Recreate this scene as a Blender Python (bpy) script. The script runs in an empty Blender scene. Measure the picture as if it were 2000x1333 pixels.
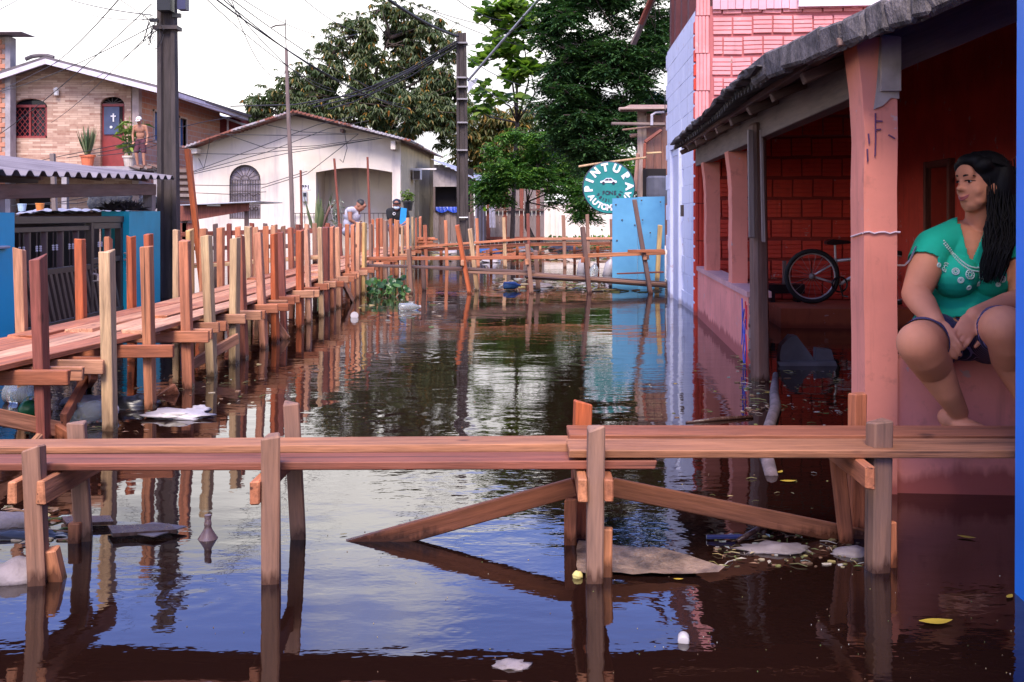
import bpy, bmesh, math, random
from mathutils import Vector, Matrix, Quaternion, noise
from mathutils.geometry import tessellate_polygon
from mathutils.bvhtree import BVHTree
R = math.radians
rnd = random.Random(7)
SC = bpy.context.scene
COL = SC.collection

# ------------------------------------------------------------------ camera
F, H, HY = 2000.0, 1.1, 420.0          # focal length in photo pixels, eye height above the flood water, horizon row
cam_d = bpy.data.cameras.new('camera'); cam = bpy.data.objects.new('camera', cam_d); COL.objects.link(cam)
cam.location = (0, 0, H); cam.rotation_euler = (R(90), 0, 0)
cam_d.sensor_width = 36; cam_d.lens = 36 * F / 2000; cam_d.shift_y = -(666.5 - HY) / 2000
cam_d.clip_start = 0.05; cam_d.clip_end = 2000
SC.camera = cam
# ------------------------------------------------------------------ sky
SUN_AZ, SUN_EL = R(186), R(52)          # compass style: 0 = +Y, clockwise
W_ = bpy.data.worlds.new('World'); SC.world = W_; W_.use_nodes = True
nt = W_.node_tree; nt.nodes.clear()
def wn(t, **k):
    n = nt.nodes.new(t)
    for a, b in k.items(): setattr(n, a, b)
    return n
sky = wn('ShaderNodeTexSky', sky_type='NISHITA', sun_disc=False, sun_elevation=SUN_EL, sun_rotation=SUN_AZ)
sky.air_density = 1.0; sky.dust_density = 1.2; sky.ozone_density = 2.5
tc = wn('ShaderNodeTexCoord'); sep = wn('ShaderNodeSeparateXYZ')
nt.links.new(tc.outputs['Generated'], sep.inputs[0])
mp = wn('ShaderNodeMapping'); mp.inputs['Scale'].default_value = (1.0, 1.0, 2.6)
nt.links.new(tc.outputs['Generated'], mp.inputs[0])
nz = wn('ShaderNodeTexNoise'); nz.inputs['Scale'].default_value = 3.2; nz.inputs['Detail'].default_value = 7; nz.inputs['Roughness'].default_value = 0.55
nt.links.new(mp.outputs[0], nz.inputs['Vector'])
hz = wn('ShaderNodeMapRange'); hz.inputs['From Min'].default_value = 0.20; hz.inputs['From Max'].default_value = 0.32
hz.inputs['To Min'].default_value = 0.55; hz.inputs['To Max'].default_value = -0.045
nt.links.new(sep.outputs['Z'], hz.inputs['Value'])
ad = wn('ShaderNodeMath', operation='ADD'); nt.links.new(nz.outputs['Fac'], ad.inputs[0]); nt.links.new(hz.outputs[0], ad.inputs[1])
cr = wn('ShaderNodeMapRange', interpolation_type='SMOOTHSTEP'); cr.inputs['From Min'].default_value = 0.42; cr.inputs['From Max'].default_value = 0.72
nt.links.new(ad.outputs[0], cr.inputs['Value'])
mx = wn('ShaderNodeMix', data_type='RGBA'); nt.links.new(cr.outputs[0], mx.inputs['Factor'])
tint = wn('ShaderNodeMix', data_type='RGBA', blend_type='MULTIPLY'); tint.inputs['Factor'].default_value = 1.0
tint.inputs['B'].default_value = (1.8, 1.72, 2.75, 1)
nt.links.new(sky.outputs[0], tint.inputs['A']); nt.links.new(tint.outputs['Result'], mx.inputs['A'])
cn = wn('ShaderNodeTexNoise'); cn.inputs['Scale'].default_value = 2.3; cn.inputs['Detail'].default_value = 6; nt.links.new(mp.outputs[0], cn.inputs['Vector'])
ct = wn('ShaderNodeMapRange'); ct.inputs['From Min'].default_value = .36; ct.inputs['From Max'].default_value = .58; nt.links.new(cn.outputs['Fac'], ct.inputs['Value'])
cm = wn('ShaderNodeMix', data_type='RGBA'); cm.inputs['A'].default_value = (5.6, 5.6, 6.0, 1); cm.inputs['B'].default_value = (12.4, 11.9, 11.6, 1); nt.links.new(ct.outputs[0], cm.inputs['Factor']); nt.links.new(cm.outputs['Result'], mx.inputs['B'])   # cloud tones
bg = wn('ShaderNodeBackground'); bg.inputs['Strength'].default_value = 0.10
nt.links.new(mx.outputs['Result'], bg.inputs['Color'])
out = wn('ShaderNodeOutputWorld'); nt.links.new(bg.outputs[0], out.inputs[0])
# ------------------------------------------------------------------ sun
sl = bpy.data.lights.new('sun', 'SUN'); sl.energy = 3.3; sl.angle = R(24); sl.color = (1.0, 0.88, 0.73)
so = bpy.data.objects.new('sun', sl); COL.objects.link(so)
sd = Vector((math.sin(SUN_AZ) * math.cos(SUN_EL), math.cos(SUN_AZ) * math.cos(SUN_EL), math.sin(SUN_EL)))
so.rotation_euler = sd.to_track_quat('Z', 'Y').to_euler(); so.location = (0, 0, 30)
# ------------------------------------------------------------------ exposure
vs = SC.view_settings; vs.view_transform = 'Standard'; vs.look = 'None'; vs.gamma = 1.0; vs.use_curve_mapping = False
vs.exposure = 0.82
SC.cycles.use_denoising = True; SC.cycles.max_bounces = 8; SC.cycles.caustics_reflective = False; SC.cycles.caustics_refractive = False

# ------------------------------------------------------------------ helpers
V = Vector
def P(px, py, Y): return V(((px - 1000) * Y / F, Y, H - (py - HY) * Y / F))     # photo position at a depth of Y metres
def Wp(px, py, z=0.0):
    Y = (H - z) * F / (py - HY); return V(((px - 1000) * Y / F, Y, z))            # the same on a level z
WM = {}
def wmat(o): return WM.get(o.name, Matrix.Identity(4))
def link(o, parent=None, M=None):
    COL.objects.link(o)
    M = M or Matrix.Identity(4)
    WM[o.name] = M
    if parent is not None:
        o.parent = parent; o.matrix_basis = wmat(parent).inverted() @ M
    else: o.matrix_basis = M
    return o
def tag(o, label=None, cat=None, group=None, kind=None):
    for k, v in (('label', label), ('category', cat), ('group', group), ('kind', kind)):
        if v: o[k] = v
    return o
def thing(name, loc, label, cat, group=None):
    o = bpy.data.objects.new(name, None); o.empty_display_size = 0.1
    link(o, None, Matrix.Translation(V(loc))); return tag(o, label, cat, group)
class MB:
    def __init__(s): s.v, s.f = [], []
    def add(s, vs, fs):
        n = len(s.v); s.v += [V(x) for x in vs]; s.f += [tuple(i + n for i in f) for f in fs]; return s
    def quad(s, a, b, c, d): return s.add((a, b, c, d), ((0, 1, 2, 3),))
    def hexa(s, p):   # 8 corners: bottom ring 0-3, top ring 4-7
        return s.add(p, ((3, 2, 1, 0), (4, 5, 6, 7), (0, 1, 5, 4), (1, 2, 6, 5), (2, 3, 7, 6), (3, 0, 4, 7)))
    def box(s, c, d, M=None):
        c = V(c); x, y, z = d[0] / 2, d[1] / 2, d[2] / 2
        p = [V(q) for q in ((-x, -y, -z), (x, -y, -z), (x, y, -z), (-x, y, -z), (-x, -y, z), (x, -y, z), (x, y, z), (-x, y, z))]
        if M is not None: p = [M @ q for q in p]
        return s.hexa([q + c for q in p])
    def span(s, a, b):
        a, b = V(a), V(b); return s.box((a + b) / 2, [abs(x) for x in (b - a)])
    def bar(s, a, b, w, t, up=(0, 0, 1)):
        a, b = V(a), V(b); z = (b - a); L = z.length; z.normalize(); up = V(up)
        if abs(z.dot(up)) > 0.98: up = V((0, 1, 0))
        x = up.cross(z).normalized(); y = z.cross(x)
        M = Matrix((x, y, z)).transposed()
        return s.box((a + b) / 2, (w, t, L), M)
    def tube(s, pts, r, n=8, cap=True):
        pts = [V(p) for p in pts]; rs = r if isinstance(r, (list, tuple)) else [r] * len(pts)
        n0 = len(s.v); prev = None
        for i, p in enumerate(pts):
            d = (pts[min(i + 1, len(pts) - 1)] - pts[max(i - 1, 0)]).normalized()
            if prev is None: x = d.orthogonal().normalized()
            else:
                x = prev - d * prev.dot(d)
                x = x.normalized() if x.length > 1e-6 else d.orthogonal().normalized()
            prev = x; y = d.cross(x)
            for k in range(n):
                a = 2 * math.pi * k / n; s.v.append(p + (x * math.cos(a) + y * math.sin(a)) * rs[i])
        m = len(pts)
        for i in range(m - 1):
            for k in range(n):
                a, b = n0 + i * n + k, n0 + i * n + (k + 1) % n; s.f.append((a, b, b + n, a + n))
        if cap:
            s.f.append(tuple(n0 + k for k in reversed(range(n)))); s.f.append(tuple(n0 + (m - 1) * n + k for k in range(n)))
        return s
    def ring(s, c, nrm, rad, r, n=24, k=6):
        nrm = V(nrm).normalized(); x = nrm.orthogonal().normalized(); y = nrm.cross(x); c = V(c); n0 = len(s.v)
        for i in range(n):
            a = 2 * math.pi * i / n; d = x * math.cos(a) + y * math.sin(a)
            for j in range(k):
                b = 2 * math.pi * j / k; s.v.append(c + d * (rad + r * math.cos(b)) + nrm * r * math.sin(b))
        for i in range(n):
            for j in range(k):
                s.f.append((n0 + i * k + j, n0 + ((i + 1) % n) * k + j, n0 + ((i + 1) % n) * k + (j + 1) % k, n0 + i * k + (j + 1) % k))
        return s
    def ell(s, c, rad, M=None, n=16, m=10):
        c = V(c); n0 = len(s.v); pts = []
        for i in range(m + 1):
            th = math.pi * i / m
            for j in range(n):
                ph = 2 * math.pi * j / n
                q = V((rad[0] * math.sin(th) * math.cos(ph), rad[1] * math.sin(th) * math.sin(ph), rad[2] * math.cos(th)))
                s.v.append((M @ q if M is not None else q) + c)
        for i in range(m):
            for j in range(n):
                a = n0 + i * n + j; b = n0 + i * n + (j + 1) % n
                s.f.append((a, a + n, b + n, b))
        return s
    def lathe(s, c, prof, n=16, M=None):   # prof: (r, z)
        c = V(c); n0 = len(s.v)
        for r, z in prof:
            for k in range(n):
                a = 2 * math.pi * k / n; q = V((r * math.cos(a), r * math.sin(a), z)); s.v.append((M @ q if M is not None else q) + c)
        for i in range(len(prof) - 1):
            for k in range(n):
                a, b = n0 + i * n + k, n0 + i * n + (k + 1) % n; s.f.append((a, b, b + n, a + n))
        s.f.append(tuple(n0 + k for k in reversed(range(n)))); s.f.append(tuple(n0 + (len(prof) - 1) * n + k for k in range(n)))
        return s
    def poly(s, loops, fn, depth):   # extruded polygon with holes: loops of 2D points, fn maps (u,v,w) to 3D, w from 0 to depth
        flat = [p for l in loops for p in l]; tris = tessellate_polygon([[V((p[0], p[1], 0)) for p in l] for l in loops])
        n = len(flat); vs = [fn(p[0], p[1], 0) for p in flat] + [fn(p[0], p[1], depth) for p in flat]
        fs = [tuple(t) for t in tris] + [tuple(i + n for i in reversed(t)) for t in tris]; o = 0
        for l in loops:
            for i in range(len(l)): a, b = o + i, o + (i + 1) % len(l); fs.append((a, b, b + n, a + n))
            o += len(l)
        return s.add(vs, fs)
    def mesh(s, name, smooth=False, fix=True):
        me = bpy.data.meshes.new(name); me.from_pydata([tuple(v) for v in s.v], [], s.f); me.update()
        if fix:
            bm = bmesh.new(); bm.from_mesh(me); bmesh.ops.remove_doubles(bm, verts=bm.verts, dist=1e-6)
            bmesh.ops.recalc_face_normals(bm, faces=bm.faces); bm.to_mesh(me); bm.free()
        if smooth: me.polygons.foreach_set('use_smooth', [True] * len(me.polygons))
        return me
    def build(s, name, mat, parent=None, smooth=False, fix=True):
        me = s.mesh(name, smooth, fix); me.materials.append(mat)
        o = bpy.data.objects.new(name, me); return link(o, parent)
def put(name, me, M, parent=None):
    return link(bpy.data.objects.new(name, me), parent, M)
def frame(a, b, up=(0, 0, 1)):
    a, b = V(a), V(b); z = (b - a).normalized(); up = V(up)
    if abs(z.dot(up)) > 0.9: up = V((0, 1, 0))
    x = up.cross(z).normalized(); y = z.cross(x)
    M = Matrix((x, y, z)).transposed().to_4x4(); M.translation = a; return M
CH = ((0, 1, 2), (1, 2, 0), (2, 0, 1))
def chamfer_box(d, c=0.004, jit=0.0, rg=rnd):
    h = [x / 2 for x in d]; vs = []; idx = {}
    for sx in (-1, 1):
        for sy in (-1, 1):
            for sz in (-1, 1):
                sg = (sx, sy, sz)
                for ax in range(3):
                    q = [sg[k] * (h[k] - (c if k != ax else 0)) for k in range(3)]; idx[(sg, ax)] = len(vs)
                    vs.append(V(q))
    if jit:
        off = {}
        for (sg, ax), i in idx.items():
            if sg not in off: off[sg] = V([rg.uniform(-jit, jit) for _ in range(3)])
            vs[i] += off[sg]
    fs = []
    for ax in range(3):
        a, b = (ax + 1) % 3, (ax + 2) % 3
        for s in (-1, 1):
            def g(p, q):
                sg = [0, 0, 0]; sg[ax] = s; sg[a] = p; sg[b] = q; return idx[(tuple(sg), ax)]
            f = [g(-1, -1), g(1, -1), g(1, 1), g(-1, 1)]; fs.append(f if s > 0 else f[::-1])
    for ax in range(3):
        a, b = (ax + 1) % 3, (ax + 2) % 3
        for p in (-1, 1):
            for q in (-1, 1):
                def g(e, who):
                    sg = [0, 0, 0]; sg[ax] = e; sg[a] = p; sg[b] = q; return idx[(tuple(sg), who)]
                fs.append([g(-1, a), g(1, a), g(1, b), g(-1, b)])
    for sx in (-1, 1):
        for sy in (-1, 1):
            for sz in (-1, 1): fs.append([idx[((sx, sy, sz), k)] for k in range(3)])
    mb = MB(); mb.v = vs; mb.f = [tuple(f) for f in fs]; return mb
def beam(name, a, b, w, t, mat, parent, c=0.004, jit=0.004, up=(0, 0, 1), roll=0.0, smooth=False):
    """a sawn piece of timber from a to b: w across, t thick; its own long axis is local Z"""
    a, b = V(a), V(b); L = (b - a).length
    me = chamfer_box((w, t, L), c, jit).mesh(name); me.materials.append(mat)
    if name == 'post':                       # skew saw cut on top
        kx, ky = rnd.uniform(-.13, .13), rnd.uniform(-.2, .2)
        for v in me.vertices:
            if v.co.z > 0: v.co.z += kx * v.co.x + ky * v.co.y
    for v in me.vertices: v.co.z += L / 2
    M = frame(a, b, up) @ Matrix.Rotation(roll, 4, 'Z')
    return put(name, me, M, parent)

# ------------------------------------------------------------------ materials
def lin(c): return tuple(((x / 255) / 12.92 if x / 255 <= 0.04045 else ((x / 255 + 0.055) / 1.055) ** 2.4) for x in c)
MATS = {}
class NT:
    def __init__(s, name):
        m = bpy.data.materials.new(name); m.use_nodes = True; s.m = m; s.t = m.node_tree; s.t.nodes.clear(); MATS[name] = m
        s.o = s.n('ShaderNodeOutputMaterial'); s.b = s.n('ShaderNodeBsdfPrincipled'); s.l(s.b.outputs[0], s.o.inputs[0])
    def n(s, ty, **k):
        n = s.t.nodes.new(ty)
        for a, b in k.items():
            if a[0] == '_': n.inputs[a[1:].replace('_', ' ')].default_value = b
            else: setattr(n, a, b)
        return n
    def l(s, a, b): s.t.links.new(a, b); return b
    def coord(s, kind='Object', scale=(1, 1, 1), rnd_off=False):
        t = s.n('ShaderNodeTexCoord'); m = s.n('ShaderNodeMapping'); m.inputs['Scale'].default_value = scale
        s.l(t.outputs[kind], m.inputs[0])
        if rnd_off:
            oi = s.n('ShaderNodeObjectInfo'); mu = s.n('ShaderNodeMath', operation='MULTIPLY'); mu.inputs[1].default_value = 37.0
            s.l(oi.outputs['Random'], mu.inputs[0]); cb = s.n('ShaderNodeCombineXYZ')
            for i in range(3): s.l(mu.outputs[0], cb.inputs[i])
            s.l(cb.outputs[0], m.inputs['Location'])
        return m.outputs[0]
    def world(s, scale=(1, 1, 1)):
        g = s.n('ShaderNodeNewGeometry'); m = s.n('ShaderNodeMapping'); m.inputs['Scale'].default_value = scale
        s.l(g.outputs['Position'], m.inputs[0]); return m.outputs[0]
    def noise(s, vec, scale, detail=4, rough=0.55):
        n = s.n('ShaderNodeTexNoise', _Scale=scale, _Detail=detail, _Roughness=rough); s.l(vec, n.inputs['Vector']); return n.outputs['Fac']
    def ramp(s, fac, stops):
        r = s.n('ShaderNodeValToRGB'); e = r.color_ramp.elements
        while len(e) < len(stops): e.new(0.5)
        for i, (p, c) in enumerate(stops): e[i].position = p; e[i].color = (*c[:3], 1)
        s.l(fac, r.inputs[0]); return r.outputs[0]
    def rng(s, v, a, b, c=0, d=1):
        m = s.n('ShaderNodeMapRange'); s.l(v, m.inputs[0])
        for i, x in zip((1, 2, 3, 4), (a, b, c, d)): m.inputs[i].default_value = x
        return m.outputs[0]
    def math(s, op, a, b=None):
        m = s.n('ShaderNodeMath', operation=op)
        for i, x in enumerate((a, b)):
            if x is None: continue
            if isinstance(x, (int, float)): m.inputs[i].default_value = x
            else: s.l(x, m.inputs[i])
        return m.outputs[0]
    def mix(s, f, a, b, mode='MIX'):
        m = s.n('ShaderNodeMix', data_type='RGBA', blend_type=mode)
        for k, x in (('Factor', f), ('A', a), ('B', b)):
            if isinstance(x, (int, float)): m.inputs[k].default_value = x
            elif isinstance(x, tuple): m.inputs[k].default_value = (*x[:3], 1)
            else: s.l(x, m.inputs[k])
        return m.outputs['Result']
    def bump(s, h, strength=0.3, dist=0.01):
        b = s.n('ShaderNodeBump', _Strength=strength, _Distance=dist); s.l(h, b.inputs['Height']); s.l(b.outputs[0], s.b.inputs['Normal']); return b
    def col(s, x): 
        if isinstance(x, tuple): s.b.inputs['Base Color'].default_value = (*x[:3], 1)
        else: s.l(x, s.b.inputs['Base Color'])
    def rough(s, x):
        if isinstance(x, (int, float)): s.b.inputs['Roughness'].default_value = x
        else: s.l(x, s.b.inputs['Roughness'])

def plain(name, c, rough=0.7, var=0.25, scale=6.0, bump=0.2, metal=0.0, dist=0.004, c2=None, spec=None, kind='Object', stretch=(1, 1, 1), detail=5):
    """one colour with blotchy wear"""
    m = NT(name); co = m.coord(kind, stretch, True); f = m.noise(co, scale, detail)
    dark = c2 or tuple(x * (1 - var) for x in c)
    m.col(m.ramp(f, ((0.34, dark), (0.62, c)))); m.rough(rough); m.b.inputs['Metallic'].default_value = metal
    if spec is not None: m.b.inputs['Specular IOR Level'].default_value = spec
    if bump: m.bump(m.noise(co, scale * 6, 4), bump, dist)
    return m.m

def wood(name, tones, rough=0.62, wet=True, grey=0.0, grain=0.55):
    m = NT(name); co = m.coord('Object', (16, 16, 1.1), True)
    oi = m.n('ShaderNodeObjectInfo'); r = m.n('ShaderNodeValToRGB'); r.color_ramp.interpolation = 'CONSTANT' if len(tones) > 3 else 'LINEAR'
    e = r.color_ramp.elements
    while len(e) < len(tones): e.new(0.5)
    for i, c in enumerate(tones): e[i].position = i / len(tones); e[i].color = (*c, 1)
    m.l(oi.outputs['Random'], r.inputs[0]); base = r.outputs[0]
    g = m.noise(co, 2.2, 6, 0.65); g2 = m.noise(co, 9, 3, 0.6)
    gg = m.math('ADD', m.math('MULTIPLY', g, 0.7), m.math('MULTIPLY', g2, 0.3))
    k = m.rng(gg, 0.35, 0.68, 1 - grain, 1.22)
    c = m.mix(1.0, base, m.mix(1.0, (1, 1, 1), k, 'MULTIPLY'), 'MULTIPLY')
    big = m.noise(m.coord('Object', (3, 3, 1.2), True), 1.7, 3)
    c = m.mix(m.rng(big, 0.45, 0.75, 0, 0.45), c, (0.16, 0.065, 0.04))            # sap stains and knots
    ck = m.noise(m.coord('Object', (55, 55, .9), True), 1.0, 2, .5); c = m.mix(m.rng(ck, .66, .72, 0, .8), c, (.035, .016, .012))             # drying cracks
    kn = m.n('ShaderNodeTexVoronoi', _Scale=3.2); m.l(m.coord('Object', (1.6, 1.6, .9), True), kn.inputs['Vector']); c = m.mix(m.rng(kn.outputs['Distance'], .05, .10, .85, 0), c, (.07, .025, .015))   # knots
    if grey: c = m.mix(m.math('MULTIPLY', m.rng(big, 0.3, 0.6), grey), c, (0.20, 0.17, 0.165))
    if wet:
        g3 = m.n('ShaderNodeNewGeometry'); sp = m.n('ShaderNodeSeparateXYZ'); m.l(g3.outputs['Position'], sp.inputs[0])
        zz = m.math('SUBTRACT', sp.outputs['Z'], m.math('MULTIPLY', m.noise(m.world((9, 9, 2)), 4, 3), 0.10))
        w = m.rng(zz, -0.035, -0.005, 1, 0)
        c = m.mix(m.math('MULTIPLY', w, 0.75), c, (0.030, 0.010, 0.006)); m.rough(m.rng(w, 0, 1, rough, 0.25))
    else: m.rough(rough)
    m.col(c); m.bump(gg, 0.6, 0.006); m.b.inputs['Specular IOR Level'].default_value = 0.3
    return m.m
# ------------------------------------------------------------------ shared materials
SAWN = wood('sawn_timber', [(0.60, 0.22, 0.11), (0.66, 0.33, 0.18), (0.44, 0.11, 0.045), (0.66, 0.42, 0.16), (0.54, 0.17, 0.075), (0.70, 0.36, 0.22), (0.40, 0.13, 0.07), (0.70, 0.47, 0.20), (0.50, 0.12, 0.04), (0.60, 0.26, 0.15)])
DECK = wood('deck_timber', [(0.60, 0.28, 0.155), (0.50, 0.20, 0.10), (0.66, 0.35, 0.21), (0.45, 0.16, 0.08), (0.58, 0.26, 0.14)])
BEAMW = wood('bearer_timber', [(0.46, 0.17, 0.085), (0.53, 0.23, 0.12), (0.38, 0.12, 0.055), (0.56, 0.27, 0.15)])
OLDW = wood('weathered_post_timber', [(0.29, 0.14, 0.085), (0.34, 0.175, 0.11), (0.26, 0.125, 0.075)], grey=0.2, grain=0.5)
ORNG = wood('orange_timber', [(0.50, 0.17, 0.075), (0.46, 0.15, 0.07), (0.53, 0.21, 0.10)])
DARKW = wood('dark_timber', [(0.16, 0.075, 0.055), (0.20, 0.095, 0.07), (0.12, 0.06, 0.05)], grey=0.3)
REDST = wood('red_stake_timber', [(0.28, 0.075, 0.045), (0.24, 0.07, 0.05)])
YELW = wood('pale_timber', [(0.60, 0.42, 0.22), (0.56, 0.36, 0.2)])
GREYB = wood('grey_board_timber', [(0.24, 0.18, 0.165), (0.30, 0.22, 0.20), (0.20, 0.13, 0.115), (0.34, 0.27, 0.25)], grey=0.5, wet=False)
ZINC = plain('zinc_sheet', (0.56, 0.57, 0.64), 0.42, 0.4, 2.2, 0.15, 0.55, c2=(0.34, 0.33, 0.38))
BLACKPL = plain('black_plastic', (0.012, 0.012, 0.016), 0.3, 0.3, 5, 0.1)
WIREM = plain('cable_sheath', (0.018, 0.016, 0.02), 0.6, 0.2, 3, 0)
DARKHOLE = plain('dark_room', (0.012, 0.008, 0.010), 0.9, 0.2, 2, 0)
CONC = plain('pole_concrete', (0.060, 0.045, 0.044), 0.85, 0.55, 3.5, 0.5, dist=0.01, stretch=(3, 3, 0.5))
IRON = plain('painted_iron', (0.055, 0.036, 0.032), 0.45, 0.3, 5, 0.1)

# ------------------------------------------------------------------ flood water and ground
def water_mat():
    m = NT('flood_water'); m.col((0.011, 0.0042, 0.003)); m.rough(0.02)
    m.b.inputs['IOR'].default_value = 1.5; m.b.inputs['Specular IOR Level'].default_value = 1.0
    w = m.world(); sep = m.n('ShaderNodeSeparateXYZ'); m.l(w, sep.inputs[0])
    a = m.noise(m.world((0.9, 1.9, 1)), 1.1, 3, 0.5); b = m.noise(m.world((1.0, 1.7, 1)), 7.0, 3, 0.6)
    patch = m.rng(m.noise(m.world((0.5, 0.5, 1)), 0.8, 2), 0.42, 0.66, 0.25, 1.3)
    h = m.math('ADD', m.math('MULTIPLY', a, 0.55), m.math('MULTIPLY', m.math('MULTIPLY', b, 0.16), patch))
    rings = [(722, 800, 0.42, 46), (1010, 830, 0.5, 40), (905, 938, 0.40, 52), (888, 1233, 0.05, 150), (790, 693, 0.5, 60), (640, 722, 0.5, 55),
             (380, 1165, 0.20, 75), (1180, 705, 0.45, 40)]
    for px, py, rad, k in rings:
        c = Wp(px, py)
        vd = m.n('ShaderNodeVectorMath', operation='DISTANCE'); m.l(w, vd.inputs[0]); vd.inputs[1].default_value = (c.x, c.y, 0)
        d = vd.outputs['Value']; s = m.math('SINE', m.math('MULTIPLY', d, k))
        env = m.rng(d, rad * 0.55, rad * 1.15, 1, 0)
        h = m.math('ADD', h, m.math('MULTIPLY', m.math('MULTIPLY', s, env), 1.2 / k))
    m.bump(h, 1.0, 0.010)
    return m.m
WATER = water_mat()
mb = MB()
mb.quad((-90, -12, 0), (90, -12, 0), (90, 43.5, 0), (-90, 43.5, 0))
water = mb.build('water', WATER); tag(water, 'dark brown flood water covering the street', None, None, 'structure')
MUD = plain('mud_ground', (0.10, 0.065, 0.04), 0.95, 0.5, 0.8, 0.4, dist=0.05)
mb = MB(); prof = ((-40, -1.1), (36, -1.1), (41.5, -0.12), (43.5, 0.05), (60, 0.25), (900, 0.3))
xs = (-900, -60, 60, 900)
for i in range(len(prof) - 1):
    for j in range(3):
        (y0, z0), (y1, z1) = prof[i], prof[i + 1]
        mb.quad((xs[j], y0, z0), (xs[j + 1], y0, z0), (xs[j + 1], y1, z1), (xs[j], y1, z1))
tag(mb.build('ground', MUD), 'muddy ground under and behind the flood', None, None, 'structure')

# ------------------------------------------------------------------ main plank walkway, running away on the left
XR, XL, DZ = -2.06, -2.86, 0.40
wk = thing('plank_walkway', (XR, 5, 0), 'long plank walkway on sawn posts running away along the left side of the flood', 'walkway')
right_posts = [  # top px, top row, lean px at base, colour
    (75, 502, 16, REDST), (208, 490, 8, YELW), (288, 481, 7, ORNG), (361, 472, 8, SAWN), (403, 460, 13, YELW), (459, 465, -2, YELW), (470, 461, 12, SAWN),
    (504, 456, 14, SAWN), (534, 457, 4, SAWN), (548, 454, 12, REDST), (585, 450, 0, SAWN), (600, 449, 6, SAWN), (624, 444, 5, YELW), (636, 444, 2, REDST), (648, 443, 3, SAWN),
    (659, 445, 3, SAWN), (678, 439, 1, ORNG), (689, 439, 2, SAWN), (700, 434, -2, SAWN), (711, 436, 0, SAWN), (724, 438, 1, OLDW), (738, 428, 0, SAWN), (752, 430, 1, OLDW),
    (763, 428, 2, SAWN), (775, 430, 0, ORNG), (785, 442, 0, YELW), (796, 426, 2, SAWN), (806, 424, 1, YELW)]
rp = []
def bend(y): return -max(0, 5.7 - y) * .20
for px, ty, lean, mt in right_posts:
    Y = -XR * F / (1000 - px - lean * 0.6); Y = max(4.9, Y)
    top = P(px, ty, Y); bot = V((top.x + lean * Y / F * 1.15, Y + rnd.uniform(-.02, .03), -0.55))
    wd = 0.085 if px < 100 else rnd.uniform(0.070, 0.084)
    beam('post', bot, top, wd, rnd.uniform(0.045, 0.066), mt, wk, up=(0, 1, 0), roll=R(90) + rnd.uniform(-.22, .22), jit=0.009); rp.append(Y)
left_posts = [(37, 486, 16, SAWN), (156, 466, 8, SAWN), (210, 465, 2, ORNG), (254, 462, 8, SAWN), (290, 457, 4, SAWN), (344, 450, 3, YELW), (371, 449, 3, SAWN), (398, 448, 0, ORNG), (431, 445, 2, ORNG), (465, 444, 0, SAWN),
              (484, 442, 4, YELW), (500, 444, 2, SAWN), (520, 443, 2, ORNG), (535, 441, 0, SAWN), (553, 443, 3, OLDW), (568, 445, 4, SAWN), (583, 439, 1, REDST), (600, 438, 1, SAWN), (615, 437, 1, OLDW), (640, 440, 1, ORNG),
              (664, 437, 1, REDST), (703, 436, 1, SAWN), (728, 429, 1, SAWN), (744, 427, 1, ORNG), (768, 432, 0, REDST), (789, 437, 0, ORNG)]
for px, ty, lean, mt in left_posts:
    Y = -XL * F / (1000 - px - lean * 0.5); top = P(px, ty, Y); bot = V((top.x + lean * Y / F, Y, -0.55))
    beam('post', bot, top, rnd.uniform(0.068, 0.084), rnd.uniform(0.045, 0.066), mt, wk, up=(0, 1, 0), roll=R(90) + rnd.uniform(-.2, .2), jit=0.009)
wide = [(821, 424, 0.22, 22.2), (813, 426, 0.10, 22.0)]
for px, ty, w_, Y in wide:
    t = P(px, ty, Y); beam('post', (t.x, Y, -.5), t, w_, .04, SAWN, wk, up=(0, 1, 0), roll=R(90), jit=.005)
for i, Y in enumerate(rp):       # bearers nailed across the posts, ends sticking out over the water
    e = rnd.uniform(0.07, 0.16) + bend(Y)
    beam('bearer', (XL - rnd.uniform(.05, .12), Y - .065, DZ - .063 + rnd.uniform(-.008, .004)), (XR + e, Y - .062, DZ - .066 + rnd.uniform(-.008, .004)), .072, .034, BEAMW, wk, up=(0, 1, 0), jit=.003)
    if i % 3 != 2:
        beam('bearer', (XL - rnd.uniform(.05, .12), Y + .068, DZ - .066), (XR + e + rnd.uniform(-.03, .07), Y + .066, DZ - .068 + rnd.uniform(-.006, .003)), .068, .032, BEAMW, wk, up=(0, 1, 0), jit=.003)
lanes = [(-2.735, .172), (-2.555, .17), (-2.375, .172), (-2.192, .168)]
for li, (x, w_) in enumerate(lanes):
    y = 3.2 + li * .55 + rnd.uniform(0, .4)
    if li == 3: y = 3.1
    k = 0
    while y < 21.8:
        L = rnd.uniform(2.2, 3.3); y1 = min(y + L, 22.3); up = 0.027 if k % 2 else 0
        beam('plank', (x + bend(y) + rnd.uniform(-.012, .012), y - .12, DZ - .012 + up), (x + bend(y1) + rnd.uniform(-.012, .012), y1 + .12, DZ - .012 + (0.027 - up) * .3), .027, w_ + rnd.uniform(-.02, .015), DECK, wk, up=(1, 0, 0), jit=.004, c=.003, roll=R(90) if False else 0)
        y = y1; k += 1
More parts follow.
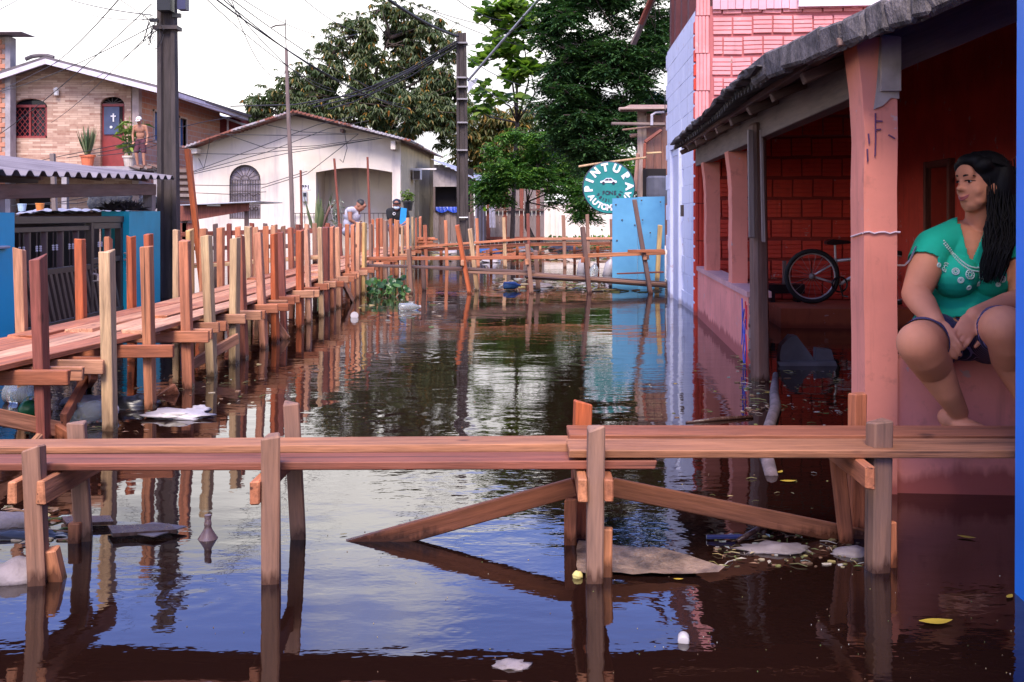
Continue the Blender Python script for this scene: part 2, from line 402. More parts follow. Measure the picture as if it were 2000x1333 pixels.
# diagonal braces
for a, b in (((-2.55, 4.3, .33), (-2.21, 4.98, .06)), ((-2.20, 5.02, .09), (-2.62, 6.5, .20)), ((-2.86, 6.9, -.05), (-2.12, 5.2, .30)), (P(368, 716, 7.0), P(464, 661, 7.45)), (P(524, 614, 9.0), P(560, 664, 9.05)), (P(670, 552, 12.6), P(689, 588, 12.9)),
             (P(60, 880, 4.75), P(95, 845, 4.96)), (P(105, 838, 4.98), P(140, 862, 4.9)), (P(300, 790, 6.2), P(345, 760, 6.3)), (P(350, 745, 7.4), P(395, 770, 7.0))):
    beam('brace', a, b, .03, .075, BEAMW, wk, jit=.003)

# ------------------------------------------------------------------ foreground walkway
fg = thing('footbridge', (0.3, 3.25, 0), 'low two-plank footbridge crossing the foreground below the seated woman', 'walkway')
fr = [((68, 873), (88, 1200), 3.06, .058, .05), ((531, 847), (530, 1200), 3.07, .052, .05), ((1161, 832), (1157, 1200), 3.08, .054, .05), ((1715, 822), (1708, 1200), 3.17, .058, .062)]
for (tx, ty), (bx, by), Y, w_, t_ in fr:
    beam('post', P(bx, by + 260, Y), P(tx, ty, Y), w_, t_, OLDW, fg, up=(0, 1, 0), roll=R(90) + (0.25 if tx > 1700 else rnd.uniform(-.1, .1)), jit=.006, c=.005)
bk = [((150, 826), (166, 1065), 3.47, .055), ((569, 788), (583, 1062), 3.49, .05), ((1139, 785), (1128, 1075), 3.50, .05), ((1677, 767), (1672, 1060), 3.52, .05)]
for i, ((tx, ty), (bx, by), Y, w_) in enumerate(bk):
    d = P(bx, by, Y) - P(tx, ty, Y)
    beam('post', P(tx, ty, Y) + d * 2.2, P(tx, ty, Y), w_, .05, OLDW if i < 2 else SAWN, fg, up=(0, 1, 0), roll=R(90) + (0.3 if i == 0 else .05), jit=.006, c=.004)
def plank_x(x0, x1, y0, y1, z0, z1, nm=DECK, th=.024, par=fg):
    a = V((x0, (y0 + y1) / 2, z0 - th / 2)); b = V((x1, (y0 + y1) / 2, z1 - th / 2))
    beam('plank', a, b, abs(y1 - y0), th, nm, par, up=(0, 0, 1), jit=.003, c=.003)
PURP = wood('purplish_plank_timber', [(0.24, 0.075, 0.045), (0.27, 0.085, 0.05)])
FGD = wood('red_brown_plank_timber', [(0.30, 0.10, 0.05), (0.34, 0.12, 0.06)])
PINKD = wood('pinkish_plank_timber', [(0.42, 0.185, 0.095), (0.38, 0.16, 0.08)])
plank_x(-2.4, .30, 3.278, 3.400, .352, .366, PINKD)
plank_x(-2.4, .44, 3.120, 3.255, .338, .348, PURP)
plank_x(.185, 2.0, 3.305, 3.450, .389, .390, FGD)
plank_x(.175, 2.0, 3.120, 3.275, .384, .383, PINKD)
for px, Y0 in ((42, 3.1), (96, 3.1), (507, 3.1), (1135, 3.1), (1186, 3.1), (1686, 3.12)):
    x = (px - 1000) * 3.09 / F; zt = .312 if px < 1000 else (.318 if px < 1500 else .357)
    beam('bearer', (x, 3.03, zt - .036), (x + .012, 3.56, zt - .036), .028, .07, ORNG, fg, up=(0, 0, 1), jit=.002)
beam('brace', P(1122, 951, 3.46), P(640, 1085, 3.46), .03, .062, ORNG, fg, up=(0, 0, 1), jit=.002, roll=0)
beam('brace', P(1192, 950, 3.46), P(1720, 1058, 3.49), .03, .060, ORNG, fg, up=(0, 0, 1), jit=.002)
beam('brace', P(1636, 893, 3.44), P(1660, 1130, 3.44), .03, .045, ORNG, fg, up=(0, 1, 0), jit=.003, roll=R(90))
for a, b, w_ in ((P(1184, 1032, 3.12), P(1182, 1230, 3.12), .026), (P(1115, 975, 3.42), P(1112, 1190, 3.42), .028), (P(100, 1072, 3.08), P(125, 1180, 3.1), .05), (P(1737, 1020, 3.2), P(1740, 1180, 3.2), .022), (P(148, 1020, 3.44), P(145, 1120, 3.44), .03)):
    beam('cleat', b, a, w_, .04, ORNG, fg, up=(0, 1, 0), roll=R(90), jit=.003)

# ------------------------------------------------------------------ crossing walkways in the middle distance
n1 = thing('footbridge', P(1040, 572, 14.4), 'dark sagging footbridge on leaning posts ending at the blue board', 'walkway')
for (tx, ty), (bx, by), mt, w_ in (((798, 487), (804, 585), OLDW, .085), ((893, 440), (919, 580), SAWN, .10), ((1029, 478), (1038, 575), OLDW, .09), ((1138, 444), (1151, 572), DARKW, .085), ((1239, 390), (1271, 574), DARKW, .10)):
    d = P(bx, by, 14.3) - P(tx, ty, 14.3); beam('post', P(tx, ty, 14.3) + d * 1.5, P(tx, ty, 14.3), w_, .06, mt, n1, up=(0, 1, 0), roll=R(90), jit=.006)
for (tx, ty), (bx, by), mt in (((918, 447), (931, 560), YELW), ((1290, 440), (1284, 540), SAWN), ((826, 500), (829, 570), DARKW), ((1046, 490), (1051, 560), DARKW)):
    d = P(bx, by, 14.9) - P(tx, ty, 14.9); beam('post', P(tx, ty, 14.9) + d * 1.8, P(tx, ty, 14.9), .085, .06, mt, n1, up=(0, 1, 0), roll=R(90), jit=.006)
def rail(par, pts, Y, hh, th, mat, nm='rail'):
    for a, b in zip(pts, pts[1:]):
        beam(nm, P(a[0] - 2, a[1], Y), P(b[0] + 2, b[1], Y), th, hh, mat, par, up=(0, 0, 1), jit=.002, roll=R(0))
rail(n1, ((710, 506), (1060, 503), (1297, 494)), 14.42, .055, .04, ORNG)
beam('rail', P(1226, 491, 14.2), P(1297, 490, 14.2), .05, .04, ORNG, n1)
for k, (pts, Y, mt) in enumerate(((((718, 519), (914, 525), (1040, 532)), 14.5, DARKW), (((910, 531), (1031, 536), (1297, 555)), 14.45, OLDW), (((1031, 543), (1180, 550), (1300, 560)), 14.65, DARKW), (((850, 524), (1090, 538), (1297, 553)), 14.9, DARKW))):
    for a, b in zip(pts, pts[1:]):
        beam('plank', P(a[0] - 4, a[1], Y), P(b[0] + 4, b[1], Y), .028, .15, mt, n1, up=(0, 1, 0), jit=.002, roll=R(0)) if False else beam('plank', P(a[0] - 4, a[1], Y), P(b[0] + 4, b[1], Y), .16, .035, mt, n1, up=(0, 0, 1), jit=.003)
for px, py in ((905, 514), (1031, 512), (1140, 508), (1262, 503)):
    beam('bearer', P(px - 2, py, 14.22), P(px + 3, py - 1, 15.0), .05, .08, BEAMW, n1, jit=.003)
beam('bearer', P(1205, 535, 14.75), P(1296, 532, 14.75), .07, .02, REDST, n1)
n2 = thing('footbridge', P(1000, 520, 21.5), 'orange footbridge on upright pale posts in front of the plank fence', 'walkway')
for px, ty, mt, w_ in ((830, 440, SAWN, .08), (870, 431, SAWN, .085), (931, 427, SAWN, .085), (984, 425, YELW, .075), (1031, 418, REDST, .13), (1100, 421, OLDW, .10), (1147, 419, OLDW, .09), (1194, 428, OLDW, .08)):
    t = P(px, ty, 21.4); beam('post', (t.x + .05, 21.4, -.6), t, w_, .07, mt, n2, up=(0, 1, 0), roll=R(90), jit=.006)
    beam('post', (t.x + .3, 22.2, -.6), (t.x + .28, 22.2, .42), .08, .06, SAWN, n2, up=(0, 1, 0), roll=R(90), jit=.006)
rail(n2, ((812, 483), (1030, 467), (1200, 466)), 21.35, .05, .04, SAWN)
for Y, o in ((21.5, 0), (21.72, 0), (21.95, .5)):
    rail(n2, ((806, 490 - o), (1030, 478 - o), (1200, 476 - o)), Y, .15 if False else .06, .17, ORNG, 'plank')
n3 = thing('footbridge', P(450, 520, 14.6), 'side footbridge with a dark red rail leading off behind the long walkway posts', 'walkway')
rail(n3, ((340, 523), (470, 514), (660, 500)), 14.5, .05, .16, YELW, 'plank')
rail(n3, ((340, 521), (470, 512), (660, 499)), 14.7, .05, .16, SAWN, 'plank')
rail(n3, ((345, 459), (460, 455), (660, 450)), 15.1, .07, .05, REDST)
rail(n3, ((345, 486), (460, 484), (600, 480)), 15.15, .06, .05, DARKW)
for px, ty, mt in ((372, 448, SAWN), (421, 438, DARKW), (448, 437, REDST), (492, 436, REDST), (518, 437, DARKW), (535, 440, REDST), (640, 436, REDST)):
    t = P(px, ty, 15.05); beam('post', (t.x + .03, 15.05, -.6), t, .07, .06, mt, n3, up=(0, 1, 0), roll=R(90), jit=.005)
# single stakes
def stake(name, a, b, w_, mt, label, Y): 
    beam0 = beam(name, P(b[0], b[1], Y), P(a[0], a[1], Y), w_, w_ * .7, mt, None, up=(0, 1, 0), roll=R(90)); tag(beam0, label, 'stake', 'tall stakes behind the walkway')
stake('stake', (653, 310), (672, 560), .055, REDST, 'tall red stake leaning left in front of the house porch', 19.5)
stake('stake', (718, 307), (726, 560), .055, REDST, 'tall upright red stake between the two men', 19.8)
stake('stake', (587, 333), (592, 560), .055, REDST, 'shorter red stake below the house number of the white house', 19.6)
stake('stake', (366, 292), (400, 600), .10, SAWN, 'tall pale stake leaning beside the large concrete pole', 14.0)
# ------------------------------------------------------------------ pink veranda house on the right
O_ = V((1.39, 4.04, 0)); US = V((.0797, .9968, 0)); VS = V((.9968, -.0797, 0))
def HS(s, v, z): return O_ + US * s + VS * v + V((0, 0, z))
def plaster(name, c, stain=(0.3, 0.06, 0.05), zs=0.14, c2=None, crack=0.25, rough=0.85):
    m = NT(name); co = m.world(); f = m.noise(co, 2.3, 6, 0.6); f2 = m.noise(co, 14, 4, 0.6)
    base = m.mix(m.rng(f, 0.35, 0.7), c2 or tuple(x * .78 for x in c), c)
    base = m.mix(m.rng(f2, 0.60, 0.75, 0, 0.45), base, tuple(x * .45 for x in c)); dr = m.noise(m.world((7, 7, .7)), 1.5, 5, .65); base = m.mix(m.rng(dr, .56, .72, 0, .5), base, tuple(x * .5 for x in c)); pl_ = m.noise(co, 5.5, 6, .7); base = m.mix(m.rng(pl_, .64, .66, 0, .6), base, (.52, .40, .38))
    g = m.n('ShaderNodeNewGeometry'); sp = m.n('ShaderNodeSeparateXYZ'); m.l(g.outputs['Position'], sp.inputs[0])
    zz = m.math('SUBTRACT', sp.outputs['Z'], m.math('MULTIPLY', m.noise(m.world((5, 5, 1.2)), 1.6, 4), zs))
    base = m.mix(m.rng(zz, -.02, .02, .8, 0), base, stain)
    m.col(base); m.rough(rough); m.bump(f2, crack, .006); return m.m
PINK = plaster('pink_plaster', (0.90, 0.31, 0.25), zs=.19, stain=(.32, .06, .05))
PINKP = plaster('pink_pillar_plaster', (0.80, 0.27, 0.19), zs=.1)
REDIN = plaster('red_inner_wall', (0.74, 0.07, 0.04), zs=.1, stain=(.12, .02, .015))
ROOFC = plain('old_fibre_cement', (0.10, 0.085, 0.09), 0.9, 0.7, 4, 0.6, dist=0.01)
BARE = plain('bare_cement', (0.42, 0.34, 0.30), 0.9, 0.4, 8, 0.4)
BROWNB = wood('brown_beam_timber', [(.13, .085, .075), (.15, .10, .085)], wet=False, grey=.3)
ph = thing('veranda_house', O_, 'pink house with a roofed veranda and low wall on the right', 'house')
def wallbox(name, s0, s1, v0, v1, z0, z1, mat, par=ph):
    mb = MB(); mb.hexa([HS(s0, v0, z0), HS(s0, v1, z0), HS(s1, v1, z0), HS(s1, v0, z0), HS(s0, v0, z1), HS(s0, v1, z1), HS(s1, v1, z1), HS(s1, v0, z1)])
    return mb.build(name, mat, par)
wallbox('low_wall', .02, .17, .06, 2.1, -1, .53, PINK)
wallbox('low_wall', 3.42, 7.05, .055, .185, -1, .50, PINK)
wallbox('wall_cap', 3.38, 7.05, .04, .215, .502, .545, plaster('pink_cap_plaster', (0.62, 0.33, 0.32)))
def pillar(s0, s1, v0, v1, z0, z1):
    mb = MB(); n = 14; sec = []
    for i in range(n + 1):
        z = z0 + (z1 - z0) * i / n; k = .002 * math.sin(i * 1.1) + .0015 * math.sin(i * 2.7); fl = max(0, (z - (z1 - .28))) * .12
        sec.append([HS(s0 - k * .4, v0 + k - fl, z), HS(s0 - k * .4, v1 + k * .6 - fl * .2, z), HS(s1, v1 + k, z), HS(s1, v0 + k - fl, z)])
    for a, b in zip(sec, sec[1:]):
        for j in range(4): mb.quad(a[j], a[(j + 1) % 4], b[(j + 1) % 4], b[j])
    mb.f.append(tuple(range(len(mb.v), len(mb.v) + 4))); mb.v += sec[-1]
    return mb.build('pillar', PINKP, ph)
p1 = pillar(0, .21, 0, .127, -1, 1.80)
pillar(4.30, 4.52, .055, .18, .54, 1.618)
pillar(6.2, 6.42, .055, .19, .54, 1.625)
mb = MB(); mb.poly([[(.034, 1.515), (.07, 1.53), (.10, 1.56), (.131, 1.555), (.133, 1.80), (.06, 1.81), (.045, 1.6)]], lambda u, v, w: HS(-.004 - w, u, v), .006); mb.build('bare_patch', BARE, p1)
mb = MB(); mb.span((0, 0, 0), (.05, .075, .21)); 
for v in mb.v: v[:] = HS(-.03 + v.x, .058 + v.y, 1.585 + v.z)
mb.build('concrete_stub', BARE, p1)
mb = MB(); mb.tube([HS(-.004, -.003 + .02 * i, 1.03 + .004 * math.sin(i * 2.2)) for i in range(8)], .0045, 5); mb.tube([HS(.0 + .03 * i, -.006, 1.028 - .003 * i) for i in range(7)], .004, 5); mb.build('crack_filling', plain('pale_filler', (.6, .45, .48), .9), p1)
MARKP = plain('marker_ink', (0.13, 0.045, 0.12), .8, .3, 20, 0)
mb = MB()
for st in (((.035, 1.50), (.036, 1.40)), ((.037, 1.47), (.062, 1.468)), ((.037, 1.435), (.056, 1.437)), ((.008, 1.42), (.012, 1.38)), ((.004, 1.36), (.006, 1.31)), ((.085, 1.415), (.11, 1.40)), ((.036, 1.40), (.034, 1.33))):
    mb.tube([HS(-.006, st[0][0] + .006, st[0][1]), HS(-.006, st[1][0] + .006, st[1][1])], .0035, 4)
mb.build('scribble', MARKP, p1)
mb = MB(); c = HS(.02, .13, .90); mb.tube([c, c + VS * .03, c + VS * .05 + V((0, 0, .02)), c + VS * .075 + V((0, 0, .075))], .004, 6); mb.build('wall_hook', plain('hook_metal', (.7, .7, .72), .3, .1, 5, 0, .9), ph)
beam('roof_beam', HS(.16, .075, 1.69), HS(7.05, .075, 1.72), .19, .085, BROWNB, ph, up=(1, 0, 0), jit=.004)
beam('front_beam', HS(.10, .1, 1.74), HS(.12, 2.2, 2.62), .16, .07, DARKW, ph, up=(0, 1, 0), jit=.004)
beam('wooden_post', HS(2.75, .045, -1), HS(2.82, .03, 1.72), .10, .11, DARKW, ph, up=(0, 1, 0), roll=.3, jit=.01, c=.02)
beam('wooden_post', HS(2.70, -.03, .95), HS(2.72, -.035, 1.66), .035, .03, GREYB, ph, up=(0, 1, 0), jit=.003)
beam('wooden_post', HS(2.66, .04, .92), HS(2.70, .035, 1.66), .022, .03, GREYB, ph, up=(0, 1, 0), jit=.003)
# roof: corrugated sheets with a curved, sagging eave
eave = [V(p) for p in ((1.76, 11.15, 1.80), (1.62, 9.2, 1.80), (1.47, 7.6, 1.775), (1.30, 6.1, 1.75), (1.175, 4.9, 1.72), (1.22, 4.25, 1.73), (1.33, 3.85, 1.76), (1.47, 3.62, 1.80))]
def along(t):
    t = max(0, min(.9999, t)) * (len(eave) - 1); i = int(t); f = t - i
    a, b, c_, d = eave[max(i - 1, 0)], eave[i], eave[min(i + 1, len(eave) - 1)], eave[min(i + 2, len(eave) - 1)]
    return .5 * ((2 * b) + (c_ - a) * f + (2 * a - 5 * b + 4 * c_ - d) * f * f + (3 * b - a - 3 * c_ + d) * f ** 3)
mb = MB(); N = 420; rows = (0, .4, .8, 1.0); th = .012
for i in range(N + 1):
    t = i / N; e = along(t); top = V((4.3 + .08 * (e.y - 4), e.y + .15, 3.09)) if e.y > 4.3 else V((4.35, 4.45 - (4.3 - e.y) * 1.6, 3.06))
    wv = .022 * math.sin(t * 2 * math.pi * 58) + .008 * math.sin(t * 31)
    for k in rows:
        p = e.lerp(top, k); mb.v.append(p + V((0, 0, wv + .03))); mb.v.append(p + V((0, 0, wv + .03 - th)))
R_ = len(rows) * 2
for i in range(N):
    for k in range(len(rows) - 1):
        a = i * R_ + 2 * k; mb.f.append((a, a + 2, a + 2 + R_, a + R_)); mb.f.append((a + 1, a + 1 + R_, a + 3 + R_, a + 3))
    a = i * R_; mb.f.append((a, a + R_, a + 1 + R_, a + 1)); b = a + 2 * (len(rows) - 1); mb.f.append((b, b + 1, b + 1 + R_, b + R_))
for i in (0, N):
    for k in range(len(rows) - 1): a = i * R_ + 2 * k; mb.f.append((a, a + 1, a + 3, a + 2))
rf = mb.build('roof', ROOFC, ph, smooth=True)
# second layer of broken tile ends along the eave and a weathered barge board over the near corner
for i in range(26):
    t = .02 + .56 * i / 25; a = along(t); b = along(t + .03)
    beam('eave_tile', a + V((.02, 0, .062 + rnd.uniform(-.006, .012))), b + V((.02, 0, .062 + rnd.uniform(-.006, .012))), .16, .03, ROOFC, rf, jit=.012, c=.008)
OLDBOARD = plain('weathered_barge_board', (0.16, 0.135, 0.14), .9, .75, 6, .9, dist=.02, stretch=(1, 1, 3))
for i in range(9):
    t0, t1 = .56 + .44 * i / 9, .56 + .44 * (i + 1) / 9 + .004; a, b = along(t0), along(t1)
    o = beam('barge_board', a + V((0, -.02, .055)), b + V((0, -.02, .055)), .05, .11, OLDBOARD, rf, jit=.009, c=.012)
a = along(.999); beam('barge_board', a + V((-.02, -.02, .055)), V((2.6, 3.2, 2.36)), .05, .12, OLDBOARD, rf, jit=.01, c=.012)
for i in range(9):
    s = .5 + i * .8; zr = 1.70 + .009 * min(8, s); a = HS(s, -.14, zr); beam('rafter', a, HS(s, 2.9, zr + .42 * 3.0), .05, .08, DARKW, rf, up=(0, 1, 0), jit=.003)
for k, v in enumerate((-.10, .9, 1.9)): beam('batten', HS(-.1, v, 1.76 + .42 * (v + .12)), HS(7.0, v, 1.82 + .42 * (v + .12)), .05, .03, DARKW, rf, jit=.003)
# inner house wall along the veranda, with openings
def rect(a, b, c, d): return [(a, c), (b, c), (b, d), (a, d)]
mb = MB(); mb.poly([rect(-1.2, 7.1, -1, 3.3), rect(5.05, 5.62, -.6, 1.53)[::-1], rect(2.75, 3.45, -.6, 1.58)[::-1]], lambda u, v, w: HS(u, 2.05 + w, v), .14); mb.build('inner_wall', REDIN, ph)
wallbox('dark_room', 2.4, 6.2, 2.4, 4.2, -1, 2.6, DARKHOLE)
for s0, s1, zt in ((5.05, 5.62, 1.53), (2.75, 3.45, 1.58)):
    for s in (s0 - .03, s1 + .03): beam('door_frame', HS(s, 2.03, -.5), HS(s, 2.03, zt + .06), .07, .05, REDST, ph, up=(0, 1, 0))
    beam('door_frame', HS(s0 - .06, 2.03, zt + .03), HS(s1 + .06, 2.03, zt + .03), .05, .06, REDST, ph)
wallbox('back_step', 6.0, 7.0, .75, 2.0, -1, .19, plaster('orange_step', (.46, .10, .035), zs=.08, stain=(.2, .035, .015)))
# graffiti on the end of the low wall
BLUEI = plain('blue_spray', (.06, .10, .55), .8, .3, 20, 0); REDI = plain('red_spray', (.6, .03, .05), .8, .3, 20, 0)
for nm, mt, strokes in (('blue_graffiti', BLUEI, (((3.72, .47), (3.66, .28), (3.70, .12)), ((3.60, .40), (3.66, .30), (3.58, .18), (3.64, .06), (3.59, -.05)), ((3.52, .33), (3.55, .22), (3.50, .10), (3.56, .0)))), ('red_graffiti', REDI, (((3.55, .46), (3.50, .36), (3.56, .30)), ((3.48, .44), (3.46, .26)), ((3.50, .22), (3.45, .12), (3.47, -.02))))):
    mb = MB()
    for st in strokes: mb.tube([HS(s + .02 * math.sin(9 * z), .052, z) for s, z in st], .006, 5)
    mb.build(nm, mt, ph)
for k in range(7): beam('broken_brick', HS(3.40, .12, -.05 + k * .085), HS(3.415, .12, .02 + k * .085), .12 - .01 * (k % 2), .05, GREYB, ph, up=(0, 1, 0), jit=.012, c=.008)

# ------------------------------------------------------------------ tall building: lilac street wall, pink hollow brick gable
LILAC = plaster('lilac_blockwork', (0.70, 0.72, 0.86), zs=.1, stain=(.3, .28, .34), c2=(.64, .66, .80))
LJOINT = plaster('lilac_joint', (0.70, 0.72, 0.86), zs=.1)
PBRK = plaster('pink_painted_brick', (0.78, 0.34, 0.35), zs=.1, c2=(.64, .25, .25)); RBRK = plaster('red_raw_brick', (0.74, 0.075, 0.04), zs=.1, c2=(.60, .05, .03))
MORT = plaster('pink_mortar', (0.50, 0.15, 0.15), zs=.1)
tb = thing('brick_building', HS(7.2, 0, 0), 'tall building with lilac block street wall and pink hollow brick gable', 'building')
def LW(s, v, z): return HS(s, v + .057 - (s - 7.2) * .035, z)
def wb(name, s0, s1, v0, v1, z0, z1, mat):
    mb = MB(); mb.hexa([LW(s0, v0, z0), LW(s0, v1, z0), LW(s1, v1, z0), LW(s1, v0, z0), LW(s0, v0, z1), LW(s0, v1, z1), LW(s1, v1, z1), LW(s1, v0, z1)]); return mb.build(name, mat, tb)
wl = wb('street_wall', 7.352, 10.5, .03, .2, -1, 3.40, LJOINT)
bm_cache = {}
def block_mesh(key, d, c, mat):
    if key not in bm_cache:
        me = chamfer_box(d, c).mesh(key); me.materials.append(mat); bm_cache[key] = me
    return bm_cache[key]
RotH = Matrix((VS, US, V((0, 0, 1)))).transposed().to_4x4()
def placeM(p): M = RotH.copy(); M.translation = p; return M
bl = block_mesh('block', (.05, .407, .2085), .003, LILAC); bh = block_mesh('half_block', (.05, .203, .2085), .003, LILAC)
DOOR = (8.72, 9.62, 1.90); RL = Matrix.Rotation(math.atan(.035), 4, 'Z')
for r in range(20):
    z = -.55 + r * .21; s = 7.36
    if z > 3.3: break
    off = 0 if r % 2 else 1
    x = s + (.205 if off else 0)
    if off: put('block', bh, placeM(LW(s + .1, .03, z)) @ RL, wl)
    while x + .4 <= 10.5:
        if not (x + .4 > DOOR[0] and x < DOOR[1] and z < DOOR[2]): put('block', bl, placeM(LW(x + .202, .03 + rnd.uniform(-.0015, .0015), z)) @ RL, wl)
        x += .41
wb('door', 8.74, 9.60, .012, .05, -.9, 1.88, plain('lilac_door', (.56, .56, .72), .6, .12, 4, .1))
for s in (8.70, 9.64): wb('door_frame', s - .05, s + .05, -.025, .05, -.9, 1.95, LILAC)
wb('door_frame', 8.66, 9.68, -.025, .05, 1.955, 2.03, LILAC)
wb('meter_slot', 8.42, 8.52, -.02, .02, 1.08, 1.22, IRON)
mb = MB(); mb.tube([HS(10.3, -.05, .55), HS(10.3, -.06, .2)], .008, 6); mb.tube([HS(10.33, -.05, .2), HS(10.27, -.05, .2)], .01, 6); mb.build('wall_pipe', plain('white_pipe', (.7, .7, .78), .5), tb)
gw = wallbox('gable_wall', 7.20, 7.345, .057, 2.9, 1.95, 3.38, MORT, tb); wallbox('gable_wall', 7.20, 7.345, .057, 2.9, -1, 1.949, plaster('dark_red_mortar', (.30, .03, .02), zs=.1), tb)
def brick_mesh(name, w, h, mat, vert=False):
    mb = MB(); prof = [(-.5, 0)]; n = 4
    for i in range(n):
        a, b = -.5 + (i + .06) / n, -.5 + (i + .94) / n; prof += [(a, .0), (a + .012, -.016), (b - .012, -.016), (b, .0)]
    prof.append((.5, 0)); D = .03
    for x in (-w / 2, w / 2):
        for t, y in prof: mb.v.append(V((x, y, t * h)) if not vert else V((t * w, y, -x * h / w)))
    m = len(prof)
    for i in range(m - 1): mb.f.append((i, i + 1, m + i + 1, m + i))
    for o in (0, m):
        for i in range(n): k = o + 1 + 4 * i; mb.f.append((k, k + 1, k + 2, k + 3))
    me = mb.mesh(name); me.materials.append(mat); return me
pb, rb = brick_mesh('brick', .196, .188, PBRK), brick_mesh('brick', .196, .188, RBRK); pv, rv = brick_mesh('end_brick', .15, .40, PBRK, True), brick_mesh('end_brick', .15, .40, RBRK, True)
for r in range(16):
    z = .06 + r * .222; v = .22 + (.11 if r % 2 else 0) + rnd.uniform(-.01, .01)
    if v > .25: put('brick', bm_cache.setdefault('hb', brick_mesh('half_brick', .09, .188, PBRK)) if z > 1.9 else bm_cache.setdefault('hr', brick_mesh('half_brick', .09, .188, RBRK)), placeM(HS(7.197, v - .05, z)) , gw)
    v += .11
    while v < 2.75:
        zr = z + rnd.uniform(-.006, .006)
        M = placeM(HS(7.197 + rnd.uniform(-.006, .003), v, zr)) @ Matrix.Rotation(rnd.uniform(-.03, .03), 4, 'Y')
        put('brick', pb if z > 1.85 + .43 * v else rb, M, gw); v += .215
for r in range(9): put('brick', pv if r > 3 else rv, placeM(HS(7.195, .12 + rnd.uniform(-.008, .008), .2 + r * .41)) , gw)
for k in range(22): put('brick', block_mesh('corner_brick', (.03, .09, .13), .006, RBRK), placeM(HS(7.27, .047, -.1 + k * .155)), gw)
mb = MB(); mb.poly([[(.02, 1.82), (.14, 1.80), (.26, 1.92), (.20, 2.07), (.13, 2.16), (.07, 2.0)]], lambda u, v, w: HS(7.172 - w, u, v), .012); mb.build('cement_patch', BARE, gw)
PSID = plaster('pink_siding', (.80, .42, .48), zs=.1)
for k in range(22): wb('siding_board', 7.15, 7.18, .17 + k * .082, .247 + k * .082, 3.335 + rnd.uniform(-.006, .006), 4.3, PSID)
fw = plain('white_window_paint', (.78, .72, .76), .5, .1, 6, .1)
wb('window_sill', 7.10, 7.15, 1.08, 2.02, 3.345, 3.43, fw); wb('window_pane', 7.12, 7.15, 1.13, 2.0, 3.435, 4.2, DARKHOLE); wb('window_frame', 7.10, 7.15, 1.075, 1.125, 3.435, 4.2, fw); wb('window_frame', 7.11, 7.15, 1.53, 1.57, 3.435, 4.2, fw)
for s in (7.6, 8.4, 9.1, 9.8, 10.35): beam('upper_post', LW(s, .12, 3.38), LW(s, .12, 4.6), .12, .12, plain('wine_paint%d' % int(s * 10), (.10, .02, .025), .7), tb, up=(0, 1, 0))
wb('upper_wall', 7.36, 10.4, .5, .6, 3.3, 4.7, REDST)
beam('fascia_board', HS(10.7, -.5, 3.55), HS(10.3, -.12, 4.4), .10, .03, GREYB, tb); beam('fascia_board', HS(10.2, -.42, 3.75), HS(9.9, -.1, 4.5), .08, .03, REDST, tb)
mb = MB(); mb.tube([HS(10.46, .0, 3.2), HS(10.47, .02, 2.0), HS(10.46, 0, 1.2)], .012, 6); mb.tube([HS(10.46, 0, 2.9), HS(10.5, -.06, 2.85), HS(10.5, -.06, 2.55), HS(10.46, 0, 2.5)], .006, 5); mb.build('service_cable', WIREM, tb)

# ------------------------------------------------------------------ blue wall at the right edge
BLUEP = plain('bright_blue_paint', (0.0, 0.20, 0.82), .45, .12, 3, .1)
mb = MB(); A = V((1.459, 2.98, 0)); B = V((1.13, -.3, 0)); A2, B2 = V((6, 2.6, 0)), V((6, -.3, 0)); tl = V((.012, 0, 0))
z0, z1 = V((0, 0, -1)), V((0, 0, 2.1))
mb.hexa([A + z0, B + z0, B2 + z0, A2 + z0, A + z1 + tl, B + z1 + tl, B2 + z1, A2 + z1])
bh_ = thing('blue_house', A, 'bright blue painted house corner cut off at the right edge', 'house'); mb.build('wall', BLUEP, bh_)
mb = MB(); mb.hexa([V((.95, -.6, 2.16)), V((6.4, -.6, 2.16)), V((6.4, 3.12, 2.16)), V((1.15, 3.12, 2.16)), V((.95, -.6, 2.26)), V((6.4, -.6, 2.26)), V((6.4, 3.12, 2.26)), V((1.15, 3.12, 2.26))]); mb.build('roof', ROOFC, bh_)  # roof slab out of view, added to shade the woman and right foreground

# ------------------------------------------------------------------ blue board, round sign, shack behind
BBRD = plain('pale_blue_board', (0.10, 0.32, 0.52), .7, .2, 2.5, .2, c2=(.075, .26, .45))
bb = thing('blue_board', P(1245, 545, 15.1), 'pale blue plywood board standing in the water beside the lilac wall', 'board')
for a, b, t0, t1, dy in ((1196, 1245, 388, 386, 0), (1246, 1299, 385, 384, .03)):
    mb = MB(); mb.poly([[((a - 1000) * 15.1 / F, -.3), ((b - 1000) * 15.1 / F, -.3), ((b - 1000) * 15.1 / F, P(0, t1, 15.1).z), ((a - 1000) * 15.1 / F, P(0, t0, 15.1).z)]], lambda u, v, w: V((u, 15.1 + dy + w, v)), .02); mb.build('sheet', BBRD, bb)
mb = MB()
for px, py in ((1203, 400), (1238, 398), (1205, 470), (1240, 440), (1253, 392), (1290, 395), (1288, 470), (1255, 430), (1270, 455), (1215, 430)): mb.ell(P(px, py, 15.09), (.012, .006, .012), None, 8, 6)
mb.build('nail_stain', IRON, bb)
sg = thing('round_sign', P(1189, 367, 16.2), 'round green sign lettered PINTURA AUTOMOTIVA above the blue board', 'sign')
SY = 16.2; sc_ = P(1189, 367, SY); sr = 51 * SY / F
SIGNG = plain('sign_green', (0.015, 0.23, 0.22), .45, .2, 4, .05); SIGNW = plain('sign_white', (.82, .78, .84), .5, .12, 6, 0); SIGND = plain('sign_dark', (.03, .03, .06), .5, .2, 6, 0)
RX = Matrix.Rotation(R(90), 4, 'X')
